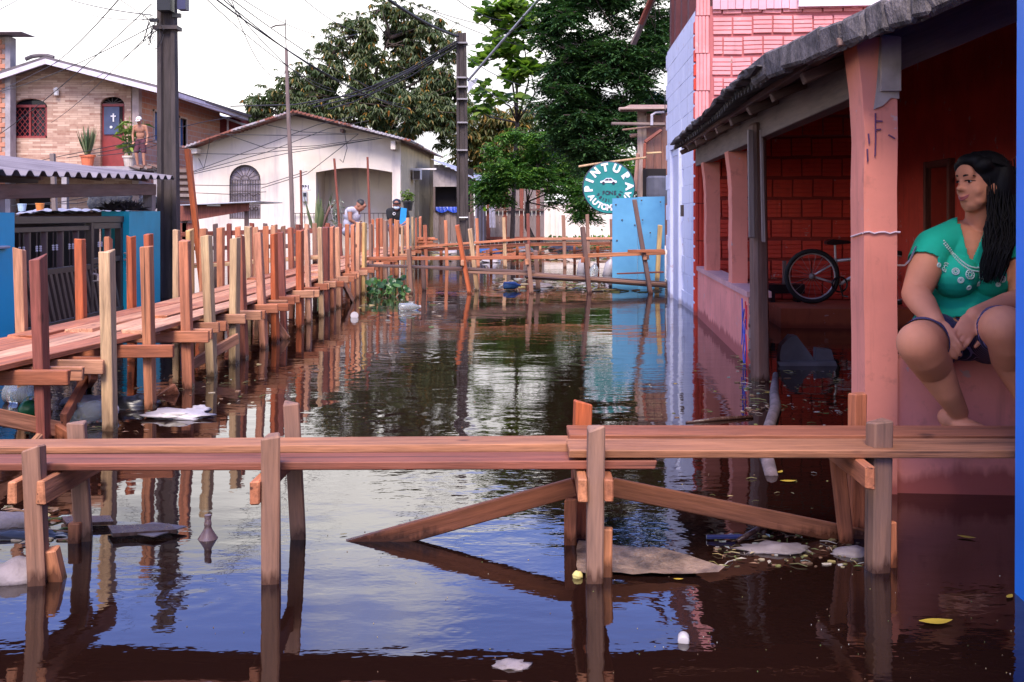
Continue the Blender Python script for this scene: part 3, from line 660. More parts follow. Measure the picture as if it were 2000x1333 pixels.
mb = MB(); mb.lathe(sc_, [(sr * .97, 0), (sr * .97, .03)], 56, Matrix.Rotation(R(90), 3, 'X')); mb.build('disc', SIGNG, sg)
mb = MB(); mb.ring(sc_ + V((0, -.01, 0)), (0, 1, 0), sr * .975, .016, 56, 8); mb.build('rim', SIGND, sg, True)
def glyphs(txt_list, mat, name, par, bold=1.0):
    mb = MB(); dg = None
    for ch, M, size in txt_list:
        cu = bpy.data.curves.new('glyph', 'FONT'); cu.body = ch; cu.size = size; cu.align_x = 'CENTER'; cu.align_y = 'CENTER'; cu.extrude = .002; cu.offset = .008 * size / .14 * bold
        ob = bpy.data.objects.new('glyph', cu); COL.objects.link(ob); dg = bpy.context.evaluated_depsgraph_get(); dg.update()
        me = ob.evaluated_get(dg).to_mesh()
        mb.add([M @ v.co for v in me.vertices], [tuple(p.vertices) for p in me.polygons])
        ob.evaluated_get(dg).to_mesh_clear(); bpy.data.objects.remove(ob); bpy.data.curves.remove(cu)
    return mb.build(name, mat, par)
def onring(ch, ang, rad, size, flip=False, sx=1.0):
    a = R(ang); c = sc_ + V((math.cos(a) * rad, -.036, math.sin(a) * rad))
    M = Matrix.Translation(c) @ Matrix.Rotation(-(a - math.pi / 2) + (math.pi if flip else 0), 4, 'Y') @ RX @ Matrix.Scale(sx, 4, (1, 0, 0)); return (ch, M, size)
gl = [onring(c, a, sr * .77, .165, False, 1.0) for c, a in zip('PINTURA', (184, 160, 132, 101, 68, 34, 4))]
gl += [onring(c, a, sr * .77, .125, True, .95) for c, a in zip('AUTOMOTIVA', (209, 226, 242, 256, 271, 286, 301, 314, 326, 341))]
glyphs(gl, SIGNW, 'lettering', sg)
dk = [(c, Matrix.Translation(sc_ + V((-.085 + .06 * i, -.036, -.085))) @ RX, .085) for i, c in enumerate('FONE')]
dk += [onring(c, a, sr * .50, .07, True) for c, a in zip('98131', (212, 229, 243, 256, 269))] + [onring(c, a, sr * .50, .07, True) for c, a in zip('981', (313, 327, 341))]
glyphs(dk, SIGND, 'phone_lettering', sg, .35)
def flat(pts, c, s, mat, name, par, d=.004):
    mb = MB(); mb.poly([pts], lambda u, v, w: c + V((u * s, -w, v * s)), d); return mb.build(name, mat, par)
cc = sc_ + V((-.01, -.034, .10))
flat([(-1, -.18), (-.95, .02), (-.62, .1), (-.25, .38), (.35, .40), (.7, .12), (1, .06), (1.02, -.18)], cc, .13, SIGNW, 'car_picture', sg)
flat([(-.5, .1), (-.22, .31), (.02, .32), (.02, .1)], cc + V((0, -.005, 0)), .13, SIGND, 'car_picture', sg); flat([(.07, .1), (.07, .32), (.3, .32), (.55, .1)], cc + V((0, -.005, 0)), .13, SIGND, 'car_picture', sg)
for x in (-.6, .62): flat([(x + .17 * math.cos(k * .52), -.2 + .17 * math.sin(k * .52)) for k in range(12)], cc + V((0, -.005, 0)), .13, SIGND, 'car_picture', sg)
mb = MB(); mb.tube([P(1130, 326, 16.4), P(1160, 321, 16.4), P(1262, 308, 16.5)], .018, 8); mb.tube([P(1189, 318, 16.4), P(1189, 300 + 18, 16.2)], .01, 6); mb.build('hanger_pole', YELW, sg)
sh = thing('timber_shack', P(1250, 400, 17.2), 'narrow weathered timber shack with jutting poles behind the round sign', 'shack')
RUSTW = wood('rust_stained_board', [(.40, .20, .14), (.46, .27, .2), (.30, .12, .08), (.5, .36, .3)], wet=False, grey=.3)
for a, b, t, Y in ((1245, 1262, 218, 17.2), (1263, 1276, 222, 17.25), (1277, 1291, 225, 17.25), (1292, 1330, 220, 17.3)):
    mb = MB(); mb.span(P(a, t, Y), P(b, 480, Y + .03)); mb.build('board', RUSTW, sh)
wallr = MB(); wallr.span(P(1256, 330, 17.1), P(1300, 398, 17.15)); wallr.build('tank_back', DARKHOLE, sh)
mb = MB(); mb.lathe(P(1283, 398, 16.8), [(.16, 0), (.175, .15), (.17, .42), (.14, .45)], 16); mb.build('water_tank', plain('dark_tank', (.10, .10, .13), .5), sh)
for a, b, w_, Y, mt in (((1208, 214), (1300, 213), .07, 17.0, RUSTW), ((1194, 242), (1300, 243), .05, 17.0, GREYB), ((1215, 254), (1300, 246), .025, 17.0, RUSTW), ((1258, 330), (1260, 280), .05, 16.9, REDST), ((1259, 279), (1292, 254), .06, 16.9, REDST), ((1240, 375), (1246, 300), .06, 17.0, RUSTW), ((1230, 266), (1250, 264), .06, 17.3, RUSTW), ((1262, 300), (1292, 298), .03, 17, YELW)):
    beam('pole', P(a[0], a[1], Y), P(b[0], b[1], Y), w_, w_, mt, sh, jit=.006, c=w_ * .25)
mb = MB(); mb.quad(P(1210, 216, 16.9), P(1300, 215, 16.9), P(1310, 207, 19), P(1230, 207, 19)); mb.quad(P(1210, 214, 16.9), P(1300, 213, 16.9), P(1310, 205, 19), P(1230, 205, 19)); mb.build('roof', RUSTW, sh)
mb = MB(); mb.tube([P(1273, 245, 16.95), P(1273, 225, 16.95), P(1281, 220, 16.95), P(1297, 219, 16.95)], .025, 8); mb.build('pipe_bend', plain('grey_pvc', (.45, .42, .5), .5), sh)
# ------------------------------------------------------------------ teal wall, brown gate, carport on the left
TEAL = plain('teal_paint', (0.0, 0.38, 0.50), .55, .18, 2.2, .12)
GX = -4.45
tw = thing('teal_wall', (GX, 9, 0), 'teal painted boundary wall in two pieces either side of the brown gate', 'wall')
def gbox(name, y0, y1, x0, x1, z0, z1, mat, par): mb = MB(); mb.span((x0, y0, z0), (x1, y1, z1)); return mb.build(name, mat, par)
gbox('wall_panel', 5.0, 9.16, GX - .2, GX, -1, 1.12, plain('cyan_paint', (0, .40, .64), .55, .15, 2, .12), tw)
gbox('pillar', 11.85, 12.35, GX - .3, GX + .02, -1, 1.14, TEAL, tw)
gbox('wall_panel', 12.355, 13.1, GX - .22, GX - .05, -1, 1.145, TEAL, tw)
tl_ = tag(beam('wall_shelf', (GX + .02, 8.3, .82), (GX + .02, 9.0, .82), .05, .02, ZINC, tw), None)
gt = thing('iron_gate', (GX, 10.5, 0), 'dark brown iron gate with barred top and slanted lower panels', 'gate')
def gb(name, y0, z0, y1, z1, w, t, mat=IRON, x=GX - .08): beam(name, (x, y0, z0), (x, y1, z1), t, w, mat, gt, up=(1, 0, 0), jit=0, c=.004)
gb('top_rail', 9.17, 1.05, 11.84, 1.05, .09, .07); gb('top_rail', 9.2, .96, 10.95, .96, .04, .05); gb('middle_rail', 9.17, .545, 10.95, .545, .06, .06); gb('middle_rail', 11.0, .60, 11.84, .60, .06, .06); gb('bottom_rail', 9.17, .02, 11.84, .02, .08, .06)
for y in (9.2, 10.98, 11.80): gb('stile', y, -.6, y, 1.06, .07, .07)
gb('door_top', 11.0, .98, 11.8, .98, .07, .07)
PANL = plain('brown_gate_panel', (0.085, 0.056, 0.050), .42, .25, 4, .1)
for k, y in enumerate((9.30, 9.62, 9.97, 10.33, 10.70, 11.08, 11.55)):
    mb = MB(); pts = [V((GX - .11 + .035 * math.sin(math.pi * i / 6), y - .06 + .12 * i / 6, 0)) for i in range(7)]
    for a, b in zip(pts, pts[1:]): mb.quad(a + V((0, 0, .56)), b + V((0, 0, .56)), b + V((0, 0, .96)), a + V((0, 0, .96)))
    mb.build('slat', PANL, gt, True)
for y in (9.42, 9.50, 9.76, 9.84, 10.11, 10.19, 10.48, 10.56, 10.86, 11.22, 11.30, 11.40):
    mb = MB(); mb.tube([(GX - .08, y, .55), (GX - .08, y, .97)], .007, 6); b = mb.build('bar', IRON, gt)
    mb = MB()
    for z in (.755, .775, .795): mb.ell((GX - .08, y, z), (.013, .013, .011), None, 8, 6)
    mb.build('bead', plain('bead%d' % int(y * 100), (.6, .55, .58), .4, .1, 5, 0), b)
for k in range(22):      # slanted corrugated lower panel, one rib at a time
    y = 9.24 + k * .118; z0, z1 = .03, .52; sl_ = .22
    mb = MB(); y2 = y + sl_
    if y2 > 11.78: break
    mb.hexa([(GX - .12, y + .0, z1), (GX - .05, y + .02, z1), (GX - .05, y + .075, z1), (GX - .12, y + .10, z1), (GX - .12, y2, z0), (GX - .05, y2 + .02, z0), (GX - .05, y2 + .075, z0), (GX - .12, y2 + .10, z0)])
    mb.build('panel_rib', PANL, gt)
gbox('backing_sheet', 9.2, 11.8, GX - .14, GX - .125, -.6, .55, PANL, gt)
for y, z in ((10.93, .47), (11.8, .66), (11.86, .42)):
    mb = MB(); mb.tube([(GX - .02, y, z), (GX + .03, y, z - .01), (GX + .03, y, z - .07), (GX - .02, y, z - .08)], .012, 6); mb.build('handle', plain('chrome_handle%d' % int(y * 10), (.7, .6, .58), .3, .1, 5, 0, .6), gt)
cp = thing('carport_roof', (GX, 11, 1.3), 'corrugated metal carport roof on a dark beam above the iron gate', 'roof')
e0, e1 = V((GX + .12, 7.0, 1.395)), V((GX + .08, 13.3, 1.56)); mb = MB(); n = 24 * 12
CPR = plain('grey_purple_sheet', (0.22, 0.19, 0.21), .6, .4, 2.0, .15, .1, c2=(.12, .10, .115), stretch=(.5, 2, 1))
for i in range(n + 1):
    t = i / n; p = e0.lerp(e1, t); u = (t * 24) % 1; wv = .05 * (min(1, max(0, 1.6 - abs(u - .5) * 5)) if abs(u - .5) < .34 else 0)
    for k in (0, .5, 1):
        q = p + V((-3.4 * k, .35 * k, .40 * k + wv)); mb.v.append(q); mb.v.append(q - V((0, 0, .008)))
for i in range(n):
    for k in range(2): a = i * 6 + 2 * k; mb.f.append((a, a + 6, a + 8, a + 2)); mb.f.append((a + 1, a + 3, a + 9, a + 7))
    a = i * 6; mb.f.append((a, a + 1, a + 7, a + 6))
mb.build('roof_sheet', CPR, cp)
gbox('shade_panel', 8.9, 13.4, -5.5, -5.4, -1, 1.0, plain('carport_shade', (.06, .035, .03), .9), cp)  # dark panel added behind the gate; its colour stands in for shade
beam('beam', (GX - .1, 7.2, 1.25), (GX - .1, 12.95, 1.42), .13, .10, DARKW, cp, up=(1, 0, 0)); beam('beam', (GX - 1.6, 7.2, 1.44), (GX - 1.6, 13.0, 1.56), .12, .08, DARKW, cp, up=(1, 0, 0))
for y in (7.4, 9.05, 12.9): beam('post', (GX - .12, y, .9), (GX - .12, y, 1.35 + .02 * (y - 9)), .12, .12, GREYB, cp, up=(0, 1, 0))
for y in (8.2, 9.6, 11, 12.4): beam('rafter', (GX + .05, y, 1.385 + .026 * (y - 7)), (GX - 3.2, y + .3, 1.74 + .026 * (y - 7)), .05, .05, DARKW, cp)
BAG = plain('black_bag_plastic', (0.018, 0.018, 0.026), .22, .3, 9, .9, dist=.03)
def lump(name, c, rad, mat, seed, amp=.22, fr=3.0, par=None, n=18, m=12):
    mb = MB(); mb.ell((0, 0, 0), (1, 1, 1), None, n, m); c = V(c)
    for v in mb.v:
        d = 1 + amp * noise.noise(v * fr + V((seed * 3.1, seed, 0))); v[:] = (c.x + v.x * rad[0] * d, c.y + v.y * rad[1] * d, c.z + v.z * rad[2] * d)
    return mb.build(name, mat, par, True)
yd = thing('yard_shed_roof', P(130, 412, 15), 'low patched tin roof behind the iron gate with clutter on it', 'roof')
for a, b, t0, t1 in ((30, 120, 418, 414), (118, 190, 416, 411), (188, 250, 413, 412), (60, 150, 413, 412)):
    mb = MB(); pts = []
    for i in range(13):
        t = i / 12; x = a + (b - a) * t; y = t0 + (t1 - t0) * t + 1.5 * math.sin(i * 1.7); pts.append((P(x, y, 14.6), P(x + 10, y - 4.5, 17.5)))
    for q, r in zip(pts, pts[1:]): mb.quad(q[0], r[0], r[1], q[1]); mb.quad(q[0] - V((0, 0, .02)), r[0] - V((0, 0, .02)), r[1] - V((0, 0, .02)), q[1] - V((0, 0, .02)))
    mb.build('tin_sheet', ZINC, yd)
beam('support', P(40, 424, 14.8), P(250, 420, 14.8), .1, .1, DARKW, yd); beam('upright', P(110, 480, 14.8), P(103, 300, 14.8), .085, .06, GREYB, yd, up=(0, 1, 0), roll=R(90))
for i, (px, py, r, lb) in enumerate(((192, 396, .17, 'leftmost black bin bag on the tin roof behind the gate'), (215, 393, .19, 'middle shiny black bin bag on the tin roof'), (240, 395, .16, 'third black bin bag beside the dark bush on the teal pillar'), (290, 396, .15, 'black bin bag partly behind the corner post of the carport'))):
    o = lump('bin_bag', P(px, py, 16.2), (r, r * .8, r * .95), BAG, i, .3); tag(o, lb, 'bag', 'black bags on the tin roof')
for px, py, c, nm in ((43, 409, (.45, .6, .75), 'pale blue paint bucket under the carport roof'), (78, 408, (.75, .25, .05), 'orange tub under the carport roof')):
    mb = MB(); mb.lathe(P(px, py + 4, 15.6), [(.05, 0), (.062, .10), (.066, .10), (.066, .115)], 14); tag(mb.build('bucket', plain('bucket_' + nm[:4], c, .5)), nm, 'bucket')

# ------------------------------------------------------------------ far left brick house corner
FL = thing('brick_house', P(0, 330, 34.5), 'raw brick house corner with flat roof slab at the left edge', 'house')
RB2 = plain('raw_orange_brick', (.52, .22, .14), .9, .35, 3, .4); CEM = plain('grey_cement', (.36, .32, .34), .9, .3, 3, .4); CEMD = plain('mortar_grey', (.38, .28, .25), .95, .2, 8, .3)
y0 = 34.5
mb = MB(); mb.span(P(-260, 72, y0 + .04), V((P(12, 0, 0).x * 0 + P(10, 0, y0).x, y0 + .4, -.5))); wl_ = mb.build('wall', CEMD, FL)
mb = MB(); mb.span(P(10, 72, y0), V((P(20, 0, y0).x, y0 + .4, -.5))); mb.build('corner_column', CEM, FL)
mb = MB(); mb.span(P(-260, 63, y0 - .6), V((P(58, 0, y0).x, y0 + .4, P(0, 68, y0).z))); mb.build('roof_slab', CEM, FL)
bk2 = chamfer_box((.24, .05, .15), .006).mesh('brick'); bk2.materials.append(RB2)
zt = P(0, 76, y0).z
for r in range(38):
    z = zt - .1 - r * .165
    if z < .9: break
    for c in range(3): put('brick', bk2, Matrix.Translation(V((P(10, 0, y0).x - .13 - c * .25 + (.12 if r % 2 else 0) - .12, y0 + .03, z))), wl_)

# ------------------------------------------------------------------ two storey house with stone tiles
def stone_tiles():
    m = NT('stone_tile_cladding'); co = m.coord('Object', (1, 1, 1)); sp = m.n('ShaderNodeSeparateXYZ'); m.l(co, sp.inputs[0]); cb = m.n('ShaderNodeCombineXYZ'); m.l(sp.outputs['X'], cb.inputs[0]); m.l(sp.outputs['Z'], cb.inputs[1])
    b = m.n('ShaderNodeTexBrick', offset=.37, _Scale=1.0, _Mortar_Size=.006, _Brick_Width=.42, _Row_Height=.075, _Bias=-.12)
    b.inputs['Color1'].default_value = (.55, .38, .29, 1); b.inputs['Color2'].default_value = (.22, .085, .055, 1); b.inputs['Mortar'].default_value = (.26, .15, .11, 1); m.l(cb.outputs[0], b.inputs['Vector'])
    f = m.noise(cb.outputs[0], 7, 4); m.col(m.mix(m.rng(f, .3, .7, 0, .35), b.outputs['Color'], (.60, .43, .32))); m.rough(.8); m.bump(b.outputs['Fac'], -.5, .02); return m.m
def brick_tex(name, c1, c2, mo, ax='Y'):
    m = NT(name); co = m.coord('Object', (1, 1, 1)); sp = m.n('ShaderNodeSeparateXYZ'); m.l(co, sp.inputs[0]); cb = m.n('ShaderNodeCombineXYZ'); m.l(sp.outputs[ax], cb.inputs[0]); m.l(sp.outputs['Z'], cb.inputs[1])
    b = m.n('ShaderNodeTexBrick', _Scale=1.0, _Mortar_Size=.018, _Brick_Width=.42, _Row_Height=.2); b.inputs['Color1'].default_value = (*c1, 1); b.inputs['Color2'].default_value = (*c2, 1); b.inputs['Mortar'].default_value = (*mo, 1); m.l(cb.outputs[0], b.inputs['Vector'])
    f = m.noise(cb.outputs[0], 1.1, 4); m.col(m.mix(m.rng(f, .5, .72, 0, .6), b.outputs['Color'], mo)); m.rough(.9); m.bump(b.outputs['Fac'], -.5, .02); return m.m
STONE = stone_tiles(); RAWB = brick_tex('raw_brick_side', (.52, .24, .16), (.46, .19, .12), (.46, .34, .30))
h1 = thing('two_storey_house', P(140, 480, 35), 'two storey house clad in narrow stone tiles with a red door and gable roof', 'house')
Y1 = 35.0; SIDE = V((.0475, 1, 0))
def q1(px, py): p = P(px, py, Y1); return (p.x, p.z)
def arch(px0, px1, top, bot, spring, Y=Y1, n=10):
    pts = [P(px0, bot, Y), P(px1, bot, Y)]; cx, rx = (px0 + px1) / 2, (px1 - px0) / 2
    pts += [P(cx + rx * math.cos(math.pi * i / n), spring - (spring - top) * math.sin(math.pi * i / n), Y) for i in range(n + 1)]
    return [(p.x, p.z) for p in pts]
win = arch(25, 92, 193, 270, 208); dor = arch(196, 243, 189, 328, 205); low = [q1(*p) for p in ((32, 418), (98, 418), (98, 379), (32, 379))]
mb = MB(); mb.poly([[q1(-120, 500), q1(268, 500), q1(268, 163), q1(90, 118), q1(-120, 180)], win[::-1], dor[::-1], low[::-1]], lambda u, v, w: V((u, Y1 + w, v)), .2); mb.build('facade', STONE, h1)
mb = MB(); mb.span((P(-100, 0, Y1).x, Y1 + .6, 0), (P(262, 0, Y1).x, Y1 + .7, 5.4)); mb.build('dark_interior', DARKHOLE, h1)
c0 = P(268, 500, Y1); SIDEL = 8.5
def side1(u, v, w): return V((c0.x, Y1, 0)) + SIDE * u + V((-w, 0, v))
ztop = P(0, 163, Y1).z - .05
holes = []
for pa, pb_ in ((300, 318), (350, 363)):
    ua, ub = [((c0.x - Y1 * (p - 1000) / F) / ((p - 1000) / F - .0475)) for p in (pa, pb_)]
    holes.append((ua, ub))
mb = MB(); mb.poly([[(0, -.5), (SIDEL, -.5), (SIDEL, ztop), (0, ztop)]] + [[(a, 3.75), (a, 4.78), (b, 4.78), (b, 3.75)] for a, b in holes], side1, .2); mb.build('side_wall', RAWB, h1)
BLUW = plain('blue_shutter', (.03, .09, .28), .5, .3, 4, .1); WFR = plain('pale_frame', (.55, .42, .38), .7, .2, 4, 0)
for a, b in holes:
    mb = MB(); mb.hexa([side1(a, 3.75, .12), side1(b, 3.75, .12), side1(b, 3.75, .16), side1(a, 3.75, .16), side1(a, 4.78, .12), side1(b, 4.78, .12), side1(b, 4.78, .16), side1(a, 4.78, .16)]); w = mb.build('window', BLUW, h1)
    for e in ((a - .06, 3.72, a, 4.85), (b, 3.72, b + .06, 4.85), (a - .06, 4.78, b + .06, 4.85), (a - .1, 3.66, b + .1, 3.74)):
        mb = MB(); mb.hexa([side1(e[0], e[1], -.05), side1(e[2], e[1], -.05), side1(e[2], e[1], .1), side1(e[0], e[1], .1), side1(e[0], e[3], -.05), side1(e[2], e[3], -.05), side1(e[2], e[3], .1), side1(e[0], e[3], .1)]); mb.build('frame', WFR, w)
mb = MB(); mb.span(P(258, 158, Y1 - .05), V((P(272, 0, Y1).x, Y1 + .25, -.5))); mb.build('corner_column', plain('cement_corner', (.5, .38, .36), .9, .3, 3, .3), h1)
EDGE = plain('white_fascia', (.62, .57, .66), .6, .2, 3, .1); TILE = plain('dark_roof_tile', (.12, .10, .11), .8, .3, 5, .3)
def roofslab(name, pts, Y0, Y1_, th, mat, par, dx=.0475):
    mb = MB()
    for (a, b) in zip(pts, pts[1:]):
        A_, B_ = P(a[0], a[1], Y0), P(b[0], b[1], Y0); d = V((dx * (Y1_ - Y0), Y1_ - Y0, 0)); t = V((0, 0, th))
        mb.hexa([A_ - t, B_ - t, B_ - t + d, A_ - t + d, A_, B_, B_ + d, A_ + d])
    return mb.build(name, mat, par)
r1 = roofslab('roof', ((-60, 158), (88, 110)), 34.2, 44, .1, TILE, h1); roofslab('roof', ((88.2, 110), (318, 169)), 34.2, 44, .1, TILE, h1)
roofslab('fascia', ((-60, 164), (20, 138), (88, 115)), 34.1, 34.18, .17, EDGE, r1); roofslab('fascia', ((88.2, 115), (200, 144), (320, 175)), 34.1, 34.18, .17, EDGE, r1)
mb = MB(); zz = P(0, 176, 34.2).z
mb.hexa([V((P(320, 0, 34.2).x, 34.15, zz - .12)), V((P(322, 0, 34.2).x, 34.15, zz - .12)), V((P(322, 0, 34.2).x, 44, zz - .12)) + SIDE * 0, V((P(320, 0, 34.2).x + .3, 44, zz - .12)), V((P(320, 0, 34.2).x, 34.15, zz + .05)), V((P(322, 0, 34.2).x, 34.15, zz + .05)), V((P(322, 0, 34.2).x + .3, 44, zz + .05)), V((P(320, 0, 34.2).x + .3, 44, zz + .05))]); mb.build('gutter', EDGE, r1)
mb = MB(); mb.tube([P(50, 116, 34.6), P(62, 111, 34.6), P(75, 109, 34.6), P(92, 109, 34.6), P(105, 113, 34.6)], .07, 8); mb.build('ridge_tile', TILE, r1)
mb = MB(); mb.span(P(235, 158, 34.6), P(245, 169, 34.95)); mb.build('rafter_end', EDGE, h1)
REDP = plain('dark_red_paint', (.26, .035, .035), .5, .25, 4, .1); GLAZ = plain('dark_glass', (.02, .02, .035), .1, .2, 3, 0)
def fr(par, name, px0, py0, px1, py1, Y0, d, mat): mb = MB(); mb.span(P(px0, py0, Y0), P(px1, py1, Y0) + V((0, d, 0))); return mb.build(name, mat, par)
w1 = fr(h1, 'window', 25, 195, 92, 270, Y1 + .28, .03, GLAZ)
for e in ((24, 205, 28, 271), (89, 205, 93, 271), (24, 205, 93, 210), (24, 266, 93, 271), (57, 210, 60, 266)): fr(w1, 'frame', *e, Y1 + .05, .08, REDP)
mb = MB()
for i in range(-6, 9):
    a, b = 26 + i * 10, 26 + i * 10 + 46
    for s_ in (0, 1):
        u0, u1 = (a, b) if s_ == 0 else (b, a); p0, p1 = V((u0, 210)), V((u1, 266))
        t0, t1 = 0, 1
        lo, hi = 28, 90; dx = u1 - u0; ts = sorted(((lo - u0) / dx, (hi - u0) / dx)); t0, t1 = max(0, ts[0]), min(1, ts[1])
        if t1 - t0 > .05: mb.tube([P(u0 + dx * t0, 210 + 56 * t0, Y1 + .12), P(u0 + dx * t1, 210 + 56 * t1, Y1 + .12)], .012, 4)
mb.build('lattice', REDP, w1)
d1 = fr(h1, 'door', 198, 204, 242, 328, Y1 + .16, .05, REDP)
fr(d1, 'door_glass', 203, 209, 233, 263, Y1 + .12, .03, plain('bluish_glass', (.06, .08, .17), .3, .3, 3, 0)); fr(d1, 'door_glass', 234, 209, 239, 262, Y1 + .12, .03, DARKHOLE); fr(d1, 'door_rail', 198, 202, 242, 208, Y1 + .10, .05, REDP)
WHT = plain('white_paint', (.8, .78, .8), .5, .1, 5, 0)
cr_ = fr(d1, 'cross', 220, 222, 222.6, 238, Y1 + .09, .02, WHT); fr(d1, 'cross', 216, 226, 226, 228.6, Y1 + .085, .02, WHT); mb = MB(); mb.ell(P(217, 249, Y1 + .1), (.05, .02, .05), None, 10, 8); mb.build('sticker', WHT, d1)
mb = MB()
for k in range(7): a = math.pi * k / 6; mb.tube([P(219.5, 203, Y1 + .1), P(219.5 + 22 * math.cos(a), 203 - 12 * math.sin(a), Y1 + .1)], .012, 4)
mb.build('fanlight_grille', IRON, d1)
mb = MB(); c = P(110, 180, Y1 - .12); mb.lathe(c - V((0, 0, .13)), [(.05, 0), (.08, .02), (.09, .18), (.12, .2), (.03, .29)], 8); lm = mb.build('wall_lantern', plain('lantern_white', (.7, .68, .7), .4, .2, 5, 0), h1)
lw = fr(h1, 'window', 32, 379, 98, 418, Y1 + .4, .03, DARKHOLE); fr(lw, 'frame', 30, 376, 100, 380, Y1 - .02, .1, REDP)
tp = thing('terrace', P(200, 330, 34), 'raised concrete terrace in front of the stone tiled house', 'terrace')
fr(tp, 'slab', -60, 325, 312, 333, 33.2, 1.75, CEM); 
for px in (-30, 120, 300): fr(tp, 'column', px, 333, px + 10, 500, 33.3, .2, CEM)
for k in range(9): beam('rubble', P(255 + k * 9, 327 - (k % 3) * 2, 33.25), P(275 + k * 8, 330 - (k % 2) * 3, 33.2), .2, .09, DARKW if k % 2 else GREYB, tp, jit=.03)
fr(tp, 'dark_boards', 313, 328, 372, 392, 33.2, .1, DARKW); 
for i in range(5): fr(tp, 'brick_course', 314, 331 + i * 12, 371, 337 + i * 12, 33.1, .1, GREYB)
# small red annex behind
ax = thing('red_annex', P(430, 330, 44), 'small dark red annex with a pale sheet roof behind the white house', 'house')
fr(ax, 'wall', 400, 228, 470, 400, 44, 3, plain('annex_red', (.20, .025, .03), .8)); roofslab('roof', ((395, 214), (470, 240)), 43.5, 48, .08, ZINC, ax); fr(ax, 'post', 443, 232, 446, 300, 43.6, .08, EDGE); fr(ax, 'post', 420, 225, 423, 300, 43.6, .08, EDGE)

# ------------------------------------------------------------------ white house
WHITE = NT('white_house_render')
def _w(m):
    co = m.world(); f = m.noise(co, .7, 5); st = m.noise(m.world((2.2, 2.2, .28)), 1.3, 5); base = m.mix(m.rng(f, .35, .7), (.68, .58, .50), (.83, .74, .65))
    base = m.mix(m.rng(st, .52, .72, 0, .7), base, (.36, .30, .33)); base = m.mix(m.rng(m.noise(co, .55, 3), .58, .68, 0, .35), base, (.70, .60, .38))
    m.col(base); m.rough(.85); m.bump(m.noise(co, 9, 4), .2, .01); return m.m
WHITE = _w(WHITE); YELL = plaster('cream_side_render', (.72, .60, .40), zs=.1, stain=(.3, .25, .2))
h2 = thing('white_house', P(580, 489, 32), 'single storey white house with rusty gable roof, arched window and porch', 'house')
Y2 = 32.0
def q2(px, py): p = P(px, py, Y2); return (p.x, p.z)
aw = arch(448, 509, 322, 428, 352, Y2, 12); po = [(p.x, p.z) for p in (P(617, 500, Y2), P(766, 500, Y2))] + [q2(766 - 149 * i / 10, 337 - 9 * math.sin(math.pi * i / 10) - 0) for i in range(11)]
mb = MB(); mb.poly([[q2(377, 510), q2(617, 510), (po[0][0], po[0][1])][:2] + [po[0]] + po[:1:-1] + [po[1]] + [q2(766, 510), q2(782, 510), q2(782, 275), q2(572, 226), q2(377, 288)], aw[::-1]], lambda u, v, w: V((u, Y2 + w, v)), .18); mb.build('facade', WHITE, h2)
fr(h2, 'porch_wall', 600, 318, 790, 510, Y2 + 1.6, .12, WHITE); fr(h2, 'porch_ceiling', 600, 322, 785, 324, Y2 + .2, 1.5, WHITE); fr(h2, 'porch_side', 612, 325, 618, 510, Y2 + .2, 1.4, WHITE); fr(h2, 'porch_door', 617, 345, 624, 505, Y2 + 1.3, .1, DARKHOLE)
c2 = P(782, 500, Y2)
def side2(u, v, w): return V((c2.x, Y2 + .0, 0)) + SIDE * u + V((-w, 0, v))
z2 = P(0, 277, Y2).z
sw = [(3.6 + .5 * math.cos(math.pi * i / 8), 2.2 + .55 * math.sin(math.pi * i / 8)) for i in range(9)]
mb = MB(); mb.poly([[(.18, -.5), (8.0, -.5), (8.0, z2), (.18, z2)], [(4.1, .9)] + sw + [(3.1, .9)]], side2, .18); mb.build('side_wall', YELL, h2)
fr(h2, 'dark_interior', 790, 320, 800, 470, Y2 + 2.2, 3.4, DARKHOLE) if False else None
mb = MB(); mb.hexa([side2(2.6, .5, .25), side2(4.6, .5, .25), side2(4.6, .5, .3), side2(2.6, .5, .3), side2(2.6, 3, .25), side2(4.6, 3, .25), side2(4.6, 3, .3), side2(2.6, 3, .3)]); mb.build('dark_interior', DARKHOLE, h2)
fr(h2, 'corner_column', 834, 300, 847, 520, 39.2, .3, YELL)
mb = MB(); mb.span(P(806, 330, 34.2), P(824, 352, 34.8)); acu = mb.build('air_conditioner', WHT, h2); fr(acu, 'grille', 808, 334, 820, 350, 34.15, .04, IRON)
fr(h2, 'awning_pole', 800, 329, 852, 332, 34.0, .06, WHT)
RUST = NT('rusty_zinc'); 
def _r(m):
    f = m.noise(m.world((1, 1, 1)), .9, 6, .65); m.col(m.ramp(f, ((.36, (.42, .40, .44)), (.46, (.34, .29, .31)), (.51, (.25, .075, .045)), (.70, (.13, .045, .035))))); m.rough(.6); m.bump(m.noise(m.world(), 9, 3), .3, .02); return m.m
RUST = _r(RUST)
r2 = roofslab('roof', ((358, 287), (460, 250), (572, 216)), 31.3, 40.2, .05, RUST, h2); roofslab('roof', ((572.3, 216), (680, 243), (800, 274)), 31.3, 40.2, .05, RUST, h2)
zz = P(0, 276, 31.3)
mb = MB(); a = P(572, 216, 31.3); b = P(800, 274, 31.3)
for i in range(30):                    # corrugation ribs on the roof edge
    t = i / 29; p = a.lerp(b, t); mb.tube([p + V((0, -.03, .0)), p + V((.0475 * 3, 3, .0))], .035, 6)
mb.build('rib', RUST, r2)
mb = MB(); b = P(358, 287, 31.3)
for i in range(28): t = i / 27; p = a.lerp(b, t); mb.tube([p + V((0, -.03, .0)), p + V((.0475 * 3, 3, .0))], .035, 6)
mb.build('rib', RUST, r2)
